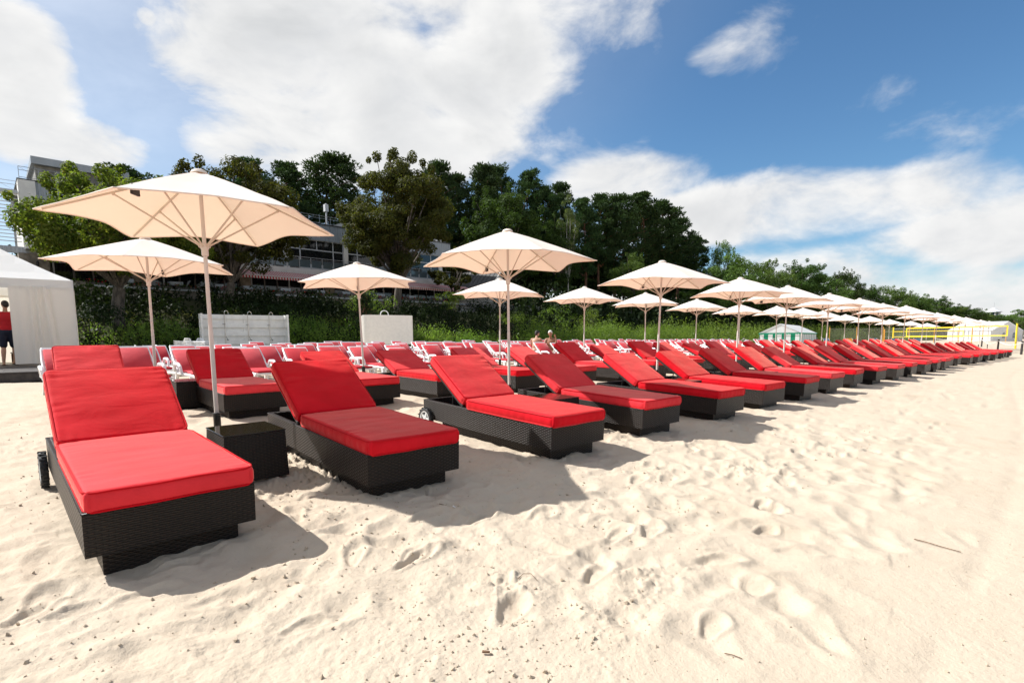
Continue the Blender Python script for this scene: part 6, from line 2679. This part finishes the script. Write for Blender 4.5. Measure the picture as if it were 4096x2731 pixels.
for i in range(len(rope_pts) - 1):
    if i in (8, 9):
        continue
    (x0, y0), (x1, y1) = rope_pts[i], rope_pts[i + 1]
    z0_, z1_ = gzf(x0, y0) + .80, gzf(x1, y1) + .80
    mb = MB()
    pts = []
    for k in range(9):
        f = k / 8
        pts.append((x0 + (x1 - x0) * f, y0 + (y1 - y0) * f, z0_ + (z1_ - z0_) * f - .34 * 4 * f * (1 - f) * (.6 + .4 * ((i * 37) % 5) / 4)))
    mb.tube(pts, .022, 5)
    o = mb.build('rope', M_['rope'], None, smooth=60)
    tag(o, 'sagging white rope, %s span of the rope fence from the dune scrub' % nth(i + 1), 'rope', 'rope spans of the fence')

# a few canvas beds beyond the rope
for i, (x, y) in enumerate(((36.6, 60.6), (38.6, 60.0), (41.4, 60.4), (44.0, 61.0), (46.6, 61.4))):
    rt_ = empty('canvas_bed', (x, y, gzf(x, y)), 2.2 + .1 * i)
    mb = MB()
    for sx in (-1, 1):
        mb.cyl((sx * .32, 0, .30), (sx * .32, 1.2, .32), .022, n=5)
        mb.cyl((sx * .32, 1.2, .32), (sx * .32, 1.75, .85), .022, n=5)
        mb.cyl((sx * .32, .2, -.05), (sx * .32, .5, .31), .02, n=5)
        mb.cyl((sx * .32, 1.45, -.05), (sx * .32, 1.2, .33), .02, n=5)
    mb.build('frame', M_['white_pl'], rt_)
    mb = MB()
    mb.box(-.30, .30, .02, 1.2, .305, .32)
    mb.quad((-.30, 1.2, .325), (.30, 1.2, .325), (.30, 1.74, .85), (-.30, 1.74, .85))
    mb.build('canvas', M_['sky_blue' if i != 1 else 'orange'], rt_)
    tag(rt_, ('orange' if i == 1 else 'blue') + ' canvas bed beyond the rear parasols, %s from the striped marquee' % nth(i + 1), 'sun lounger', 'canvas beds near the marquee')

# ------------------------------------------------------------------ what lies on the sand
rd = random.Random(77)
mb = MB()
n_c = 0
while n_c < 3000:
    r_ = 1.7 * (9.0 / 1.7) ** rd.random()
    a_ = math.radians(rd.uniform(-47, 47))
    x, y = r_ * math.sin(a_), r_ * math.cos(a_)
    s_, t_ = (y - x) / R2, (x + y) / R2
    if rd.random() > (.9 if s_ > 1.2 else .45):
        continue
    if float(vnoise(np.array([x * 1.1]), np.array([y * 1.1]), 5)[0]) < rd.uniform(-.35, .2):
        continue
    sz = rd.choice((.002, .0025, .003, .004, .005, .006, .009)) * rd.uniform(.7, 1.5) * (1 if s_ > 1.2 else .7)
    z = sand_height(x, y)
    M = Matrix.Translation((x, y, z + sz * .2)) @ Euler((rd.uniform(0, 6), rd.uniform(0, 6), rd.uniform(0, 6))).to_matrix().to_4x4()
    vs = [M @ (Vector(p) * sz * rd.uniform(.7, 1.2)) for p in ((1.3, 0, 0), (-1.2, 0, 0), (0, 1, 0), (0, -1, 0), (0, 0, .8), (0, 0, -.8))]
    mb.add(vs, ((0, 2, 4), (2, 1, 4), (1, 3, 4), (3, 0, 4), (2, 0, 5), (1, 2, 5), (3, 1, 5), (0, 3, 5)))
    n_c += 1
o = mb.build('sand_clods', M_['clod'])
tag(o, 'small clods and crumbs of damp sand scattered over the beach', 'sand', kind='stuff')


def stick(pts, r, label, cat='twig', mat='twig', name='twig'):
    P = [(px, py, sand_height(px, py) + r * 1.3 + dz_) for (px, py, dz_) in pts]
    m_ = MB()
    m_.tube(P, [r * (1 - .4 * i / len(P)) for i in range(len(P))], 6)
    o_ = m_.build(name, M_[mat], None, smooth=60)
    tag(o_, label, cat)


stick([(2.56, 3.27, .004), (2.60, 3.22, .006), (2.64, 3.16, .004), (2.70, 3.08, .004)], .0035, 'long thin dry twig lying on the smooth sand')
stick([(.86, 2.05, .003), (.885, 2.03, .004), (.91, 2.0, .003)], .0022, 'short straw lying on the smooth sand near the picture bottom')
stick([(.02, 2.62, .003), (.05, 2.66, .010), (.09, 2.64, .012), (.12, 2.60, .004)], .002, 'small curled reddish rootlet on the trampled sand')
stick([(-.13, 2.02, .004), (-.10, 2.015, .004)], .006, 'flat brown wood chip in a footprint', 'wood chip', name='wood_chip')
stick([(-.42, 3.60, .002), (-.40, 3.61, .002)], .005, 'white cigarette end lying in the parasol shadow', 'cigarette end', 'white_pl', 'cigarette_end')
stick([(-.52, 3.62, .002), (-.47, 3.63, .003)], .003, 'short dark twig in the parasol shadow')
